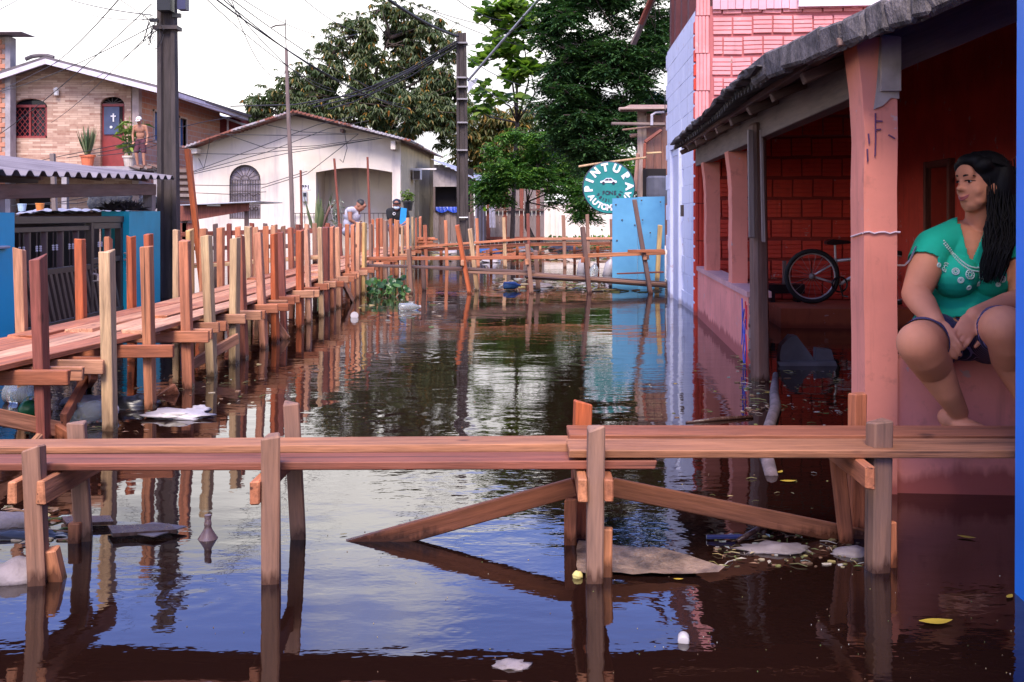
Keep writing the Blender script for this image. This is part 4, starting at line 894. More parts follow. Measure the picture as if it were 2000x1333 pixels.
fr(r2, 'rafter_end', 763, 275, 772, 292, 31.5, .5, WHITE); fr(r2, 'rafter_end', 664, 252, 670, 258, 31.5, .5, DARKW); fr(r2, 'rafter_end', 366, 290, 384, 300, 31.5, .5, WHITE)
gv = MB()
for x in [449 + i * 5 for i in range(13)]: gv.tube([P(x, 352, Y2 + .05), P(x, 428, Y2 + .05)], .013, 4)
for y in (352, 374, 402, 427): gv.tube([P(448, y, Y2 + .04), P(509, y, Y2 + .04)], .016, 4)
for k in range(9): a = math.pi * k / 8; gv.tube([P(478.5 + 8 * math.cos(a), 352 - 8 * math.sin(a), Y2 + .05), P(478.5 + 30 * math.cos(a), 352 - 29 * math.sin(a), Y2 + .05)], .013, 4)
for rr in (8, 29): gv.tube([P(478.5 + rr * math.cos(math.pi * k / 12), 352 - rr * math.sin(math.pi * k / 12), Y2 + .05) for k in range(13)], .016, 4)
for x in range(452, 508, 8): gv.ring(P(x, 408, Y2 + .03), (0, 1, 0), .055, .012, 10, 4)
for j in range(7): gv.tube([P(450 + j * 9, 378 + (6 if j % 2 else 0), Y2 + .03), P(459 + j * 9, 378 + (0 if j % 2 else 6), Y2 + .03)], .014, 4)
wn_ = fr(h2, 'window', 448, 322, 510, 428, Y2 + .15, .03, plain('window_curtain', (.40, .34, .40), .7, .5, 2.5, 0)); gv.build('grille', IRON, wn_)
pf = MB()
for x in [577 + i * 9 for i in range(20)]: pf.tube([P(x, 417, Y2 - .1), P(x, 490, Y2 - .1)], .012, 4)
for y in (417, 446): pf.tube([P(573, y, Y2 - .1), P(757, y, Y2 - .1)], .016, 4)
pf.build('porch_railing', IRON, h2)
gl = [(c, Matrix.Translation(P(592 + i * 5, 366, Y2 - .03)) @ RX, .15) for i, c in enumerate('331')]
fr(h2, 'number_plate', 588, 361, 607, 371, Y2 - .02, .015, plain('plate_white', (.8, .77, .8), .5, .1, 5, 0)); glyphs(gl, SIGND, 'house_number', h2)
mt_ = fr(h2, 'meter_box', 590, 374, 599, 394, Y2 - .12, .12, plain('meter_grey', (.42, .42, .46), .4)); fr(mt_, 'meter_glass', 592, 377, 598, 384, Y2 - .14, .02, GLAZ)
# tin canopy in front of the white house
cn = thing('tin_canopy', P(440, 450, 23), 'low tin canopy over dark red boards in front of the white house', 'canopy')
roofslab('roof', ((352, 400), (500, 393)), 22.4, 25, .02, ZINC, cn, 0); fr(cn, 'board', 352, 402, 488, 424, 22.6, .05, REDST) if False else None
mb = MB(); mb.poly([[(P(352, 0, 22.6).x, P(0, 402, 22.6).z), (P(486, 0, 22.6).x, P(0, 397, 22.6).z), (P(486, 0, 22.6).x, P(0, 412, 22.6).z), (P(380, 0, 22.6).x, P(0, 430, 22.6).z), (P(352, 0, 22.6).x, P(0, 432, 22.6).z)]], lambda u, v, w: V((u, 22.6 + w, v)), .05); mb.build('board', REDST, cn)
fr(cn, 'post', 477, 400, 484, 500, 22.7, .1, DARKW); fr(cn, 'post', 356, 400, 364, 500, 22.7, .1, DARKW); fr(cn, 'board', 352, 436, 378, 470, 22.7, .05, REDST); fr(cn, 'pale_stick', 404, 399, 430, 403, 22.5, .03, WHT)

# ------------------------------------------------------------------ shack right of the white house, fence, far wall
sk = thing('plank_shack', P(905, 480, 36), 'grey plank shack with sloping sheet roof and blue tarp behind the far pole', 'shack')
YS = 36.0
for i in range(7): fr(sk, 'plank', 846 + i * 11.5, 415, 856.8 + i * 11.5, 500, YS + rnd.uniform(0, .03), .04, GREYB)
for i in range(7): fr(sk, 'plank', 846 + i * 11.5, 322 + max(0, i - 1) * 4.6, 857.2 + i * 11.5, 365, YS + rnd.uniform(0, .03), .04, plain('pale_plank%d' % i, (.46, .40, .42), .8, .25, 5, .2))
fr(sk, 'dark_interior', 847, 330, 925, 470, YS + .5, .1, DARKHOLE); fr(sk, 'post', 846, 365, 850, 415, YS, .06, GREYB); fr(sk, 'post', 918, 345, 925, 500, YS, .06, DARKW); fr(sk, 'post', 893, 378, 896, 405, YS + .35, .04, WHT)
TARP = plain('blue_tarp', (.01, .06, .50), .35, .4, 5, .5, dist=.02)
mb = MB(); n = 14
for i in range(n + 1):
    x = 851 + 48 * i / n; t = P(x, 404.5, YS - .04); b = P(x, 411 + 5 * abs(math.sin(i * math.pi / 7)), YS - .07 - .03 * (i % 2)); mb.v += [t, b]
for i in range(n): mb.f.append((2 * i, 2 * i + 1, 2 * i + 3, 2 * i + 2))
mb.build('tarp', TARP, sk)
for i in range(9): u = i * .55; p = V((P(926, 0, YS).x + .02 + .05 * u, YS + .1 + u, 0)); mb = MB(); mb.span(p + V((0, 0, -.3)), p + V((.05, .50, 2.05 - .02 * i))); mb.build('plank', GREYB if i % 3 else plain('pale_side%d' % i, (.5, .44, .47), .8), sk)
mb = MB(); a0, a1, b0, b1 = P(842, 311, YS - .4), P(930, 352, YS - .4), P(842, 311, YS - .4) + V((.5, 5, 0)), P(930, 352, YS - .4) + V((1.0, 5, -.05)); n = 22
for i in range(n + 1):
    t = i / n; dz = V((0, 0, .03 * (i % 2))); mb.v += [a0.lerp(a1, t) + dz, b0.lerp(b1, t) + dz, a0.lerp(a1, t) + dz - V((0, 0, .02)), b0.lerp(b1, t) + dz - V((0, 0, .02))]
for i in range(n): k = 4 * i; mb.f += [(k, k + 4, k + 5, k + 1), (k + 2, k + 3, k + 7, k + 6), (k, k + 2, k + 6, k + 4)]
mb.build('roof', ZINC, sk)
for px0, px1, t, b, mt, nm, lb in ((955, 967, 395, 445, plain('grey_cloth', (.5, .47, .56), .9), 'hanging_cloth', 'pale grey cloth hanging on the shack side by the fence'), (943, 949, 404, 413, plain('lime_cloth', (.45, .75, .03), .7), 'lime_cloth', 'small lime green cloth hanging on the shack wall')):
    mb = MB()
    for i in range(5): x = px0 + (px1 - px0) * i / 4; o = V((0, .05 * (i % 2), 0)); mb.v += [P(x, t, 37.5) + o, P(x + 1, b, 37.5) + o]
    for i in range(4): mb.f.append((2 * i, 2 * i + 1, 2 * i + 3, 2 * i + 2))
    tag(mb.build(nm, mt), lb, 'cloth')
fc = thing('plank_fence', P(1010, 475, 42), 'tall weathered plank fence behind the small tree', 'fence')
for i in range(14): fr(fc, 'plank', 950 + i * 8.1, 368 + rnd.uniform(-4, 4), 957.6 + i * 8.1, 490, 42 + rnd.uniform(0, .06), .04, GREYB if i % 4 else REDST)
fr(fc, 'rail', 948, 408, 1062, 412, 41.9, .06, DARKW); fr(fc, 'rail', 948, 463, 1062, 468, 41.9, .06, REDST)
fwl = thing('white_wall', P(1150, 475, 45), 'far white rendered wall glimpsed under the trees', 'wall')
fr(fwl, 'render', 1062, 398, 1330, 490, 45, .2, WHITE)
for x in (1075, 1140, 1205): fr(fwl, 'pier', x, 394, x + 9, 490, 44.9, .3, WHITE)

# ------------------------------------------------------------------ poles and cables
def dt_pole(name, x0, x1, ytop, Y, z0, label, ptop=None):
    root = thing(name, (P((x0 + x1) / 2, 0, Y).x, Y, 0), label, 'pole', 'concrete utility poles')
    w0 = (x1 - x0) * Y / F; cx = P((x0 + x1) / 2, 0, Y).x; zt = P(0, ytop, Y).z; mb = MB(); wt = w0 * .8
    dx = 0 if ptop is None else (ptop - (x0 + x1) / 2) * Y / F
    def sec(z):
        t = (z - z0) / (zt - z0); w = w0 + (wt - w0) * t; c = cx + dx * t; f = w * .22; d = w * .30; b = w * .5 - f
        o = [(-w / 2, -d), (-b, -d), (-b + .02, -d * .35), (b - .02, -d * .35), (b, -d), (w / 2, -d), (w / 2, d), (b, d), (b - .02, d * .35), (-b + .02, d * .35), (-b, d), (-w / 2, d)]
        return [V((c + x, Y + y, z)) for x, y in o]
    A_, B_ = sec(z0), sec(zt); n = len(A_); mb.v = A_ + B_; mb.f = [(i, (i + 1) % n, n + (i + 1) % n, n + i) for i in range(n)] + [tuple(range(n, 2 * n))]
    mb.build('shaft', CONC, root)
    return root, cx, w0
pl1, cx1, w1_ = dt_pole('utility_pole', 311, 352, -60, 13.6, -1, 'large dark concrete pole beside the teal wall', 326)
for z in (3.55,): 
    mb = MB(); mb.span((cx1 - .17 - .02, 13.6 - .11, z), (cx1 + .15 - .02, 13.6 + .11, z + .05)); mb.build('pole_band', IRON, pl1)
def PB(name, x0, y0, x1, y1, Y, d, mat, par): return fr(par, name, x0, y0, x1, y1, Y, d, mat)
PB('service_box', 306, -20, 332, 20, 13.35, .18, BLACKPL, pl1); PB('service_box', 346, -10, 362, 18, 13.45, .16, plain('blue_black_box', (.03, .03, .09), .4), pl1); PB('clamp', 292, 36, 308, 42, 13.5, .06, BLACKPL, pl1); PB('clamp', 336, 26, 352, 34, 13.5, .06, BLACKPL, pl1)
pl2, cx2, w2_ = dt_pole('utility_pole', 893, 917, 65, 27, -1, 'concrete pole with lamp arm in front of the plank shack', 901)
for py in (82, 150, 168, 192, 238, 292): PB('pole_band', 893, py, 913, py + 3, 26.85, .3, plain('band%d' % py, (.3, .28, .3), .5), pl2)
PB('white_mark', 897, 424, 914, 426, 26.85, .05, WHT, pl2)
mb = MB(); mb.tube([P(914, 158, 26.8), P(1012, 45, 25.5), P(1050, 2, 24.8), P(1075, -12, 24.4)], .035, 8); arm = mb.build('lamp_arm', plain('galvanised', (.4, .4, .44), .45, .3, 4, .1, .6), pl2); mb = MB(); mb.poly([[(0, 0), (.28, .1), (.0, -.3)]], lambda u, v, w: P(914, 160, 26.75) + V((u, w, v)), .02); mb.build('bracket', ZINC, arm)
mb = MB(); mb.ell(P(1090, -16, 24.2), (.32, .14, .10)); mb.build('lamp_head', ZINC, arm)
ms = thing('antenna_mast', P(572, 480, 26), 'thin tall wooden mast standing in front of the white house gable', 'mast'); mb = MB(); mb.tube([P(574, 520, 26), P(568, 330, 26), P(562, 200, 26), P(559, 95, 26)], [.06, .055, .05, .04], 8); mb.build('shaft', GREYB, ms); mb = MB(); mb.tube([P(559, 100, 26), P(557, 38, 26)], .015, 6); mb.tube([P(558, 49, 26), P(540, 50, 26), P(530, 54, 26)], .02, 6); mb.build('tip', IRON, ms)
def sag(a, b, s, n=14): return [a.lerp(b, i / n) - V((0, 0, s * 4 * (i / n) * (1 - i / n))) for i in range(n + 1)]
CABLES = {}
def cable(pts3, r, label, grp):
    mb = MB(); mb.tube(pts3, r, 5, False); o = tag(mb.build('cable', WIREM, None, True, False), label, 'cable', grp)
    e = min(pts3, key=lambda p: p.x / p.y); CABLES.setdefault(grp, []).append((-(e.z - H) / e.y, o))
ORD = 'topmost second third fourth fifth sixth seventh eighth ninth tenth eleventh twelfth'.split()
def rank_cables(grp, where):      # say which one: its place from the top at the left end
    for k, (_, o) in enumerate(sorted(CABLES[grp], key=lambda t: t[0])): o['label'] = ('%s wire from the top at its left end, %s' if k else '%s wire at its left end, %s') % (ORD[k], where)
g1 = 'cables from the large pole over the left houses'; l1 = 'thin dark cable running from the large pole over the left houses'
for a, b, s, r in (((298, 30, 13.5), (60, -30, 22), .1, .008), ((298, 38, 13.5), (90, -14, 24), .2, .006), ((296, 8, 13.5), (0, 262, 20), .08, .007), ((300, 50, 13.5), (-10, 182, 21), .1, .007), ((300, 44, 13.5), (235, 0, 11), .0, .004),
                   ((240, -10, 14), (100, 128, 33), .1, .010), ((302, 55, 13.5), (100, 240, 30), .1, .006), ((45, -5, 15), (-10, 24, 12), 0, .005), ((20, -5, 15), (-30, 14, 12), 0, .005), ((305, 60, 13.5), (160, 165, 33), .1, .006), ((0, 178, 22), (120, 118, 33), .0, .006)):
    cable(sag(P(*a), P(*b), s), r, l1, g1)
g2 = 'cables strung between the large pole and the far pole'; l2 = 'dark overhead cable strung across the sky towards the far concrete pole'
N2 = P(893, 82, 26.8)
for a, b, s, r in (((410, -10, 16), (800, 215, 27), .25, .014), ((420, -14, 16), (790, 205, 27), .35, .010), ((436, -14, 16), (775, 190, 27), .2, .009), ((390, -14, 15), (650, 175, 26), .2, .008), ((440, -5, 15), (655, 180, 26), .3, .008), ((450, -6, 17), (560, 140, 27), .6, .008), ((470, -4, 16), (700, 66, 28), .3, .007), ((590, -4, 18), (700, 62, 27), .1, .007)):
    cable(sag(P(*a), P(*b), s), r, l2, g2)
cable(sag(P(740, -14, 20), P(894, 71, 26.8), .1), .035, 'thickest dark cable reaching the top of the far pole', None)
l3 = 'cable of the bundle drooping from the far pole towards the white house'; g3 = 'bundle drooping left from the far pole'
for pts in (((893, 80), (800, 135), (725, 170), (672, 188), (575, 205), (450, 208)), ((893, 84), (800, 140), (730, 174), (670, 196), (612, 210)), ((893, 90), (805, 148), (735, 180), (690, 200), (640, 214)), ((893, 86), (820, 128), (760, 158), (700, 180), (600, 206)), ((893, 92), (840, 120), (770, 160), (720, 185), (660, 190))):
    n = len(pts); cable([P(x, y, 26.8 + 2.5 * i / (n - 1)) for i, (x, y) in enumerate(pts)], .020, l3, g3)
l4 = 'thin service wire drooping across the white house gable'; g4 = 'service wires across the white house'
for pts in (((378, 335), (500, 290), (620, 244), (690, 228)), ((378, 337), (520, 298), (640, 252), (720, 236)), ((378, 340), (560, 300), (760, 268)), ((440, 262), (520, 290), (620, 285), (740, 268)), ((400, 262), (560, 265), (700, 262)), ((383, 300), (480, 302), (620, 288), (760, 268)), ((510, 368), (600, 340), (700, 262)), ((380, 362), (440, 363), (520, 360), (600, 335)), ((380, 377), (450, 380), (520, 375)), ((672, 252), (678, 290), (670, 318), (664, 312)), ((410, 270), (405, 300), (398, 330), (388, 310)), ((520, 244), (590, 258), (680, 262))):
    cable([P(x, y, 31.0 + .3 * math.sin(i)) for i, (x, y) in enumerate(pts)], .011, l4, g4)
l5 = 'thin service wire sweeping past the stone tiled house front'; g5 = 'wires in front of the stone tiled house'
for pts in (((330, 258), (250, 280), (120, 305), (60, 318)), ((330, 268), (230, 292), (130, 309)), ((340, 252), (400, 238), (480, 225)), ((330, 276), (260, 298), (190, 305)), ((225, 375), (120, 395), (20, 402)), ((240, 380), (150, 398), (60, 400))):
    cable([P(x, y, 17 + i) for i, (x, y) in enumerate(pts)], .007, l5, g5)
l6 = 'thin wire crossing the sky right of the far pole'; g6 = 'wires right of the far pole'
for a, b in (((760, -10, 24), (1010, 62, 26)), ((820, 10, 24), (1020, 90, 27)), ((905, 90, 26.8), (1020, 48, 24)), ((910, 150, 26.8), (1060, 230, 24)), ((880, -10, 20), (980, 40, 24)), ((910, 110, 26.8), (1030, 170, 24))): cable(sag(P(*a), P(*b), .1), .009, l6, g6)
rank_cables(g1, 'from the large pole over the houses'); rank_cables(g2, 'strung towards the far pole'); rank_cables(g4, 'drooping across the white house'); rank_cables(g5, 'passing the stone tiled house'); rank_cables(g6, 'crossing the sky near the far pole')
mb = MB()
for k in range(9): c = P(288 + k % 4 * 6, 50 + (k * 7) % 25, 13.4); mb.tube([c + V((.10 * math.cos(a * .6) * (.6 + .1 * (k % 4)), .03 * math.sin(a + k), .17 * math.sin(a * .6 + k))) for a in range(11)], .004, 4, False)
tag(mb.build('cable_coil', WIREM, None, True, False), 'tangle of looped cable ends hanging at the top of the large pole', 'cable')
# ------------------------------------------------------------------ trees
def leaf_mat(name, stops, trans=.35, rough=.45):
    m = NT(name); g = m.n('ShaderNodeNewGeometry'); c = m.ramp(g.outputs['Random Per Island'], stops)
    m.col(c); m.rough(rough); m.b.inputs['Specular IOR Level'].default_value = .4
    tr = m.n('ShaderNodeBsdfTranslucent'); m.l(m.mix(1.0, c, (1.0, 1.25, .5), 'MULTIPLY'), tr.inputs[0]); mx_ = m.n('ShaderNodeMixShader'); mx_.inputs[0].default_value = trans
    m.l(m.b.outputs[0], mx_.inputs[1]); m.l(tr.outputs[0], mx_.inputs[2]); m.l(mx_.outputs[0], m.o.inputs[0]); return m.m
BARK = plain('bark', (.10, .07, .06), .9, .5, 6, .7, dist=.02, stretch=(3, 3, .7))
def leaf(mb, base, d, up, L, w, fold=.25, droop=.2):
    d = d.normalized(); s_ = d.cross(up)
    s_ = s_.normalized() if s_.length > 1e-4 else d.orthogonal().normalized()
    n = s_.cross(d)
    mid = base + d * L * .5; tip = base + d * L - V((0, 0, L * droop))
    k = len(mb.v); mb.v += [base, mid + s_ * w / 2 + n * w * fold, tip, mid - s_ * w / 2 + n * w * fold]; mb.f += [(k, k + 1, k + 2), (k, k + 2, k + 3)]
def rdir(rg, zlo=-1, zhi=1):
    z = rg.uniform(zlo, zhi); a = rg.uniform(0, 2 * math.pi); r = math.sqrt(max(0, 1 - z * z)); return V((r * math.cos(a), r * math.sin(a), z))
def cluster_droop(mb, rg, p, s):       # hand of drooping leaflets
    n = rg.randint(6, 9); a0 = rg.uniform(0, 6.28)
    for i in range(n):
        a = a0 + i * 6.28 / n + rg.uniform(-.2, .2); d = V((math.cos(a), math.sin(a), rg.uniform(-1.3, -.15))); leaf(mb, p, d, V((0, 0, 1)), s * rg.uniform(.7, 1.1), s * rg.uniform(.26, .36), .15, .25)
def cluster_spray(mb, rg, p, s):       # pinnate spray: rachis with paired leaflets
    d = rdir(rg, -.5, .35); sd_ = d.cross(V((0, 0, 1))); sd_ = sd_.normalized() if sd_.length > .01 else V((1, 0, 0)); n = rg.randint(4, 6)
    for i in range(n):
        q = p + d * s * 1.5 * i / n - V((0, 0, s * .5 * (i / n) ** 2))
        for e in (-1, 1): leaf(mb, q, sd_ * e + d * .45 + V((0, 0, rg.uniform(-.35, .1))), V((0, 0, 1)), s * rg.uniform(.55, .85), s * .27, .12, .15)
    leaf(mb, p + d * s * 1.5 - V((0, 0, s * .5)), d, V((0, 0, 1)), s * .7, s * .3)
def cluster_broad(mb, rg, p, s):       # big lobed leaves
    for i in range(rg.randint(4, 6)):
        a = rg.uniform(0, 6.28); d0 = V((math.cos(a), math.sin(a), rg.uniform(-.3, .5))); c = p + d0 * s * rg.uniform(.3, .9)
        nrm = (V((0, 0, 1)) + rdir(rg) * .7).normalized(); x = nrm.orthogonal().normalized(); y = nrm.cross(x); k = len(mb.v); mb.v.append(c); m = 11
        for j in range(m):
            b = 6.28 * j / m; r = s * .42 * (1 if j % 2 else .72); mb.v.append(c + (x * math.cos(b) + y * math.sin(b)) * r - V((0, 0, .12 * r)))
        for j in range(m): mb.f.append((k, k + 1 + j, k + 1 + (j + 1) % m))
def tree(name, label, base, fork, lobes, n, size, mat, kind, seed, trunk_r, gap=.0, shell=.55, group='trees behind the houses', twigs=True, bend=.3):
    rg = random.Random(seed); root = thing(name, base, label, 'tree', group); base, fork = V(base), V(fork)
    tb_ = MB(); mid = base.lerp(fork, .5) + V((rg.uniform(-bend, bend), rg.uniform(-bend, bend), 0)); tb_.tube([base - V((0, 0, .6)), base, mid, fork], [trunk_r * 1.25, trunk_r, trunk_r * .8, trunk_r * .62], 9)
    lb = MB(); tot = sum(l[1][0] * l[1][1] * l[1][2] for l in lobes) ; ends = []
    for li, (c, rad) in enumerate(lobes):
        c = V(c); st_ = fork if li < 7 else min((V(l[0]) for l in lobes[:li]), key=lambda t: (t - c).length)
        q = st_.lerp(c, .5) + rdir(rg) * .15 * (c - st_).length; r0 = trunk_r * .5 * min(1, (14 / len(lobes)) ** .9); tb_.tube([st_, q, c], [r0 * (1.6 if li < 7 and len(lobes) > 20 else .8), r0 * .6, r0 * .3], 6)
        if twigs:
            for _ in range(7):
                e = c + V([a * b for a, b in zip(rdir(rg), rad)]) * .85; tb_.tube([c.lerp(q, .25 * rg.random()), c.lerp(e, .5) + rdir(rg) * .1, e], [r0 * .3, r0 * .18, .008], 5)
        m = int(n * (rad[0] * rad[1] * rad[2]) / tot); ph = V((seed * 1.7, c.x, c.z)); cnt = tries = 0
        while cnt < m and tries < m * 8:
            tries += 1; d = rdir(rg); r = (shell + (1 - shell) * rg.random()) if rg.random() < .75 else rg.random()
            sc_n = 1 + .28 * noise.noise(d * 2.1 + ph); p = c + V([a * b for a, b in zip(d, rad)]) * r * sc_n
            if noise.noise(p * (1.15 / max(.4, sum(rad) / 3)) * 1.6 + ph) < gap - .25: continue
            (cluster_droop, cluster_spray, cluster_broad)[kind](lb, rg, p, size * rg.uniform(.75, 1.2)); cnt += 1
    for _ in range(int(n * .05)):
        c, rad = lobes[rg.randrange(len(lobes))]; d = rdir(rg, -.2, 1); p = V(c) + V([a * b for a, b in zip(d, rad)]) * rg.uniform(1.05, 1.35); tb_.tube([V(c).lerp(p, .6), p], [.02, .006], 4); (cluster_droop, cluster_spray, cluster_broad)[kind](lb, rg, p, size * rg.uniform(.6, 1.0))
    tb_.build('trunk', BARK, root, True); lb.build('crown', mat, root, False, False); return root
def lobe(px, py, Y, rx, rz, ry=None): c = P(px, py, Y); return (c, (rx * Y / F, (ry or rx) * Y / F, rz * Y / F))
LF1 = leaf_mat('olive_leaves', ((0, (.04, .065, .028)), (.35, (.07, .105, .04)), (.70, (.11, .145, .06)), (.92, (.17, .18, .08)), (.965, (.36, .21, .04)), (1, (.34, .13, .03))))
LF2 = leaf_mat('dark_green_leaves', ((0, (.018, .052, .02)), (.5, (.035, .088, .03)), (.85, (.06, .13, .04)), (1, (.10, .19, .05))), .25)
LF3 = leaf_mat('mid_green_leaves', ((0, (.035, .09, .025)), (.45, (.07, .175, .04)), (.85, (.14, .28, .055)), (1, (.24, .37, .07))))
LF4 = leaf_mat('lime_broad_leaves', ((0, (.05, .10, .025)), (.5, (.10, .185, .035)), (1, (.22, .31, .05))), .5)
LF5 = leaf_mat('yellowing_leaves', ((0, (.06, .085, .028)), (.5, (.11, .13, .04)), (.8, (.22, .17, .05)), (1, (.42, .24, .06))))
Yt = 46
tree('broad_tree', 'large olive green tree with yellowing drooping leaves behind the white house', (P(740, 0, Yt).x, Yt, .2), P(735, 235, Yt),
     [lobe(*a) for a in ((760, 75, Yt, 70, 72), (835, 150, Yt, 68, 90), (720, 165, Yt, 80, 75), (650, 190, Yt, 85, 60), (585, 195, Yt, 70, 55), (530, 215, Yt, 55, 45), (870, 215, Yt, 60, 75), (780, 215, Yt - 1.5, 110, 60), (645, 115, Yt, 45, 45), (810, 60, Yt, 45, 50), (690, 70, Yt, 38, 42), (860, 85, Yt, 35, 55), (745, 20, Yt, 30, 22), (600, 150, Yt, 38, 35), (500, 232, Yt, 28, 22))], 5200, .31, LF1, 0, 3, .28, .42, .40)
Yd = 24.5
def lobes_in(polys, n, Y, r0, r1, seed):
    rg = random.Random(seed); out_ = []
    while len(out_) < n:
        px, py, rx, rz = polys[rg.randrange(len(polys))]; a = rg.uniform(0, 6.28); k = math.sqrt(rg.random()); r = rg.uniform(r0, r1)
        out_.append(lobe(px + rx * k * math.cos(a), py + rz * k * math.sin(a), Y + rg.uniform(-.8, .8), r, r * rg.uniform(.55, .9)))
    return out_
tree('dark_tree', 'tall dark green tree leaning over the timber shack', (P(1330, 0, 26).x, 26, .1), P(1225, 215, 25.2),
     lobes_in(((1200, 50, 120, 90), (1150, 130, 80, 70), (1235, 170, 70, 90), (1110, 20, 60, 50), (1180, 240, 70, 50), (1250, 60, 70, 110), (1240, -40, 120, 50), (1150, 285, 45, 30), (1270, 230, 40, 60), (1095, 80, 45, 60), (1100, 175, 50, 60), (1115, 250, 45, 40), (1190, 130, 70, 80)), 112, Yd, 24, 44, 44), 8200, .19, LF2, 1, 5, .24, .04, .25)
Ys = 30
tree('small_tree', 'small leafy green tree with forked leaning trunk beside the far footbridge', (P(1052, 0, Ys).x, Ys, .0), P(1030, 395, Ys),
     lobes_in(((1010, 310, 70, 40), (950, 345, 30, 30), (1060, 320, 60, 50), (1105, 355, 45, 40), (1020, 355, 80, 30), (970, 385, 25, 28), (1120, 395, 50, 28), (1050, 275, 55, 22), (1160, 425, 35, 12)), 52, Ys, 15, 32, 9), 2500, .19, LF3, 1, 8, .10, .16, .25)
Yl = 32
tree('lime_tree', 'sparse tree with big lime green lobed leaves between the far pole and the dark tree', (P(1000, 0, 36).x, 36, .1), P(1010, 240, 34),
     [lobe(*a) for a in ((955, 185, Yl, 25, 22), (1000, 148, Yl, 34, 22), (985, 100, Yl, 45, 25), (1020, 55, Yl, 45, 30), (960, 30, Yl, 28, 22), (1035, 130, Yl, 30, 28), (935, 215, Yl, 22, 16), (1010, 195, Yl, 22, 12), (940, 120, Yl, 20, 22), (1000, 15, Yl, 45, 20))], 190, .40, LF4, 2, 12, .09, -.3, .3)
Yy = 50
tree('yellowing_tree', 'yellowish drooping tree seen between the far pole and the small tree', (P(950, 0, Yy).x, Yy, .2), P(955, 330, Yy),
     [lobe(*a) for a in ((940, 270, Yy, 45, 55), (985, 290, Yy, 50, 50), (920, 320, Yy, 40, 40), (1010, 240, Yy, 45, 35), (1030, 300, Yy, 40, 50), (970, 235, Yy, 35, 30), (900, 270, Yy, 30, 50))], 900, .42, LF5, 0, 15, .15, .0, .4)
Yb = 56
tree('hedge_tree', 'bushy green tree low behind the fence and the round sign', (P(1120, 0, Yb).x, Yb, .2), P(1120, 380, Yb),
     [lobe(*a) for a in ((1000, 360, Yb, 70, 50), (1090, 330, Yb, 70, 60), (1180, 320, Yb, 80, 70), (1250, 350, Yb, 60, 60), (880, 350, Yb, 50, 45), (1060, 270, Yb, 45, 35))], 1500, .45, LF3, 1, 21, .2, .05, .4)
# pots and plants
def blades(name, label, base, n, h, mat, pot=None, potmat=None, grp=None, spread=.35, w=.06, kind=0, seed=1):
    rg = random.Random(seed); base = V(base); root = thing(name, base, label, 'plant', grp); zb = 0
    if pot: mb = MB(); mb.lathe(base, [(pot * .7, 0), (pot * .95, pot * 1.5), (pot * 1.1, pot * 1.5), (pot * 1.1, pot * 1.8), (pot * .9, pot * 1.8), (pot * .85, pot * 1.6)], 16); mb.build('pot', potmat, root, False); zb = pot * 1.6
    mb = MB(); c = base + V((0, 0, zb))
    for i in range(n):
        a = rg.uniform(0, 6.28); o = V((math.cos(a), math.sin(a), 0)); L = h * rg.uniform(.6, 1.05); t = c + o * L * spread * rg.random() + V((0, 0, L)); s_ = V((-math.sin(a), math.cos(a), 0)) * w / 2
        if kind == 0: k = len(mb.v); b0 = c + o * .05; m = b0.lerp(t, .5) + o * .02; mb.v += [b0 - s_, b0 + s_, m + s_ * 1.1, m - s_ * 1.1, t]; mb.f += [(k, k + 1, k + 2, k + 3), (k + 3, k + 2, k + 4)]
        else:
            for j in range(4): leaf(mb, c.lerp(t, .3 + .2 * j), rdir(rg, -.3, .6), V((0, 0, 1)), w * 3, w, .1, .3)
            mb.tube([c, t], .008, 4)
    mb.build('leaves', mat, root, False, False); return root
POTO = plain('orange_pot', (.62, .16, .07), .6, .2, 4, .1); POTW = plain('pale_pot', (.55, .48, .42), .8, .3, 4, .2); SANS = leaf_mat('snake_plant_leaves', ((0, (.04, .07, .035)), (.6, (.09, .13, .06)), (1, (.22, .24, .12))), .1); LUSH = leaf_mat('lush_leaves', ((0, (.06, .12, .03)), (1, (.25, .34, .08))), .3)
blades('potted_plant', 'snake plant in an orange pot on the terrace beside the red door', P(171, 327, 34.4), 34, 1.05, SANS, .23, POTO, 'potted plants on the terrace', .55, .08, 0, 2)
blades('potted_plant', 'bushy lime potted plant beside the shirtless man', P(252, 326, 34.3), 16, 1.3, LUSH, .2, POTW, 'potted plants on the terrace', .5, .14, 1, 3)
blades('snake_plant', 'tall snake plant standing at the porch of the white house', P(622, 470, 29), 16, 1.45, SANS, None, None, None, .45, .12, 0, 4)
blades('flowering_plant', 'thin plant with small pale flowers right of the snake plant', P(655, 452, 27), 14, .85, leaf_mat('pale_flower_leaves', ((0, (.12, .16, .10)), (.6, (.3, .33, .26)), (1, (.65, .6, .6))), .2), None, None, None, .3, .05, 1, 5)
blades('potted_plant', 'leafy plant in a black pot behind the man with the face mask', P(797, 412, 26), 12, .32, LUSH, .14, BLACKPL, None, .6, .06, 1, 6)
blades('leaning_palm', 'single dried brown palm stalk leaning by the porch', P(625, 470, 28.5), 1, .01, SANS, None, None) if False else None
mb = MB(); mb.tube([P(628, 460, 28.5), P(636, 425, 28.5), P(645, 405, 28.5), P(657, 395, 28.5)], [.03, .04, .05, .015], 6); tag(mb.build('dry_stalk', DARKW, None, True), 'curved dry brown stalk beside the snake plant', 'plant')
mb = MB(); rg = random.Random(4)
for i in range(420):
    p = P(rg.uniform(254, 298), 412, 12.2) ; c = V((GX - .14 + rg.uniform(-.12, .12), 12.1 + rg.uniform(-.25, .25), 1.15)); leaf(mb, c, rdir(rg, .2, 1), V((0, 0, 1)), rg.uniform(.12, .20), .014)
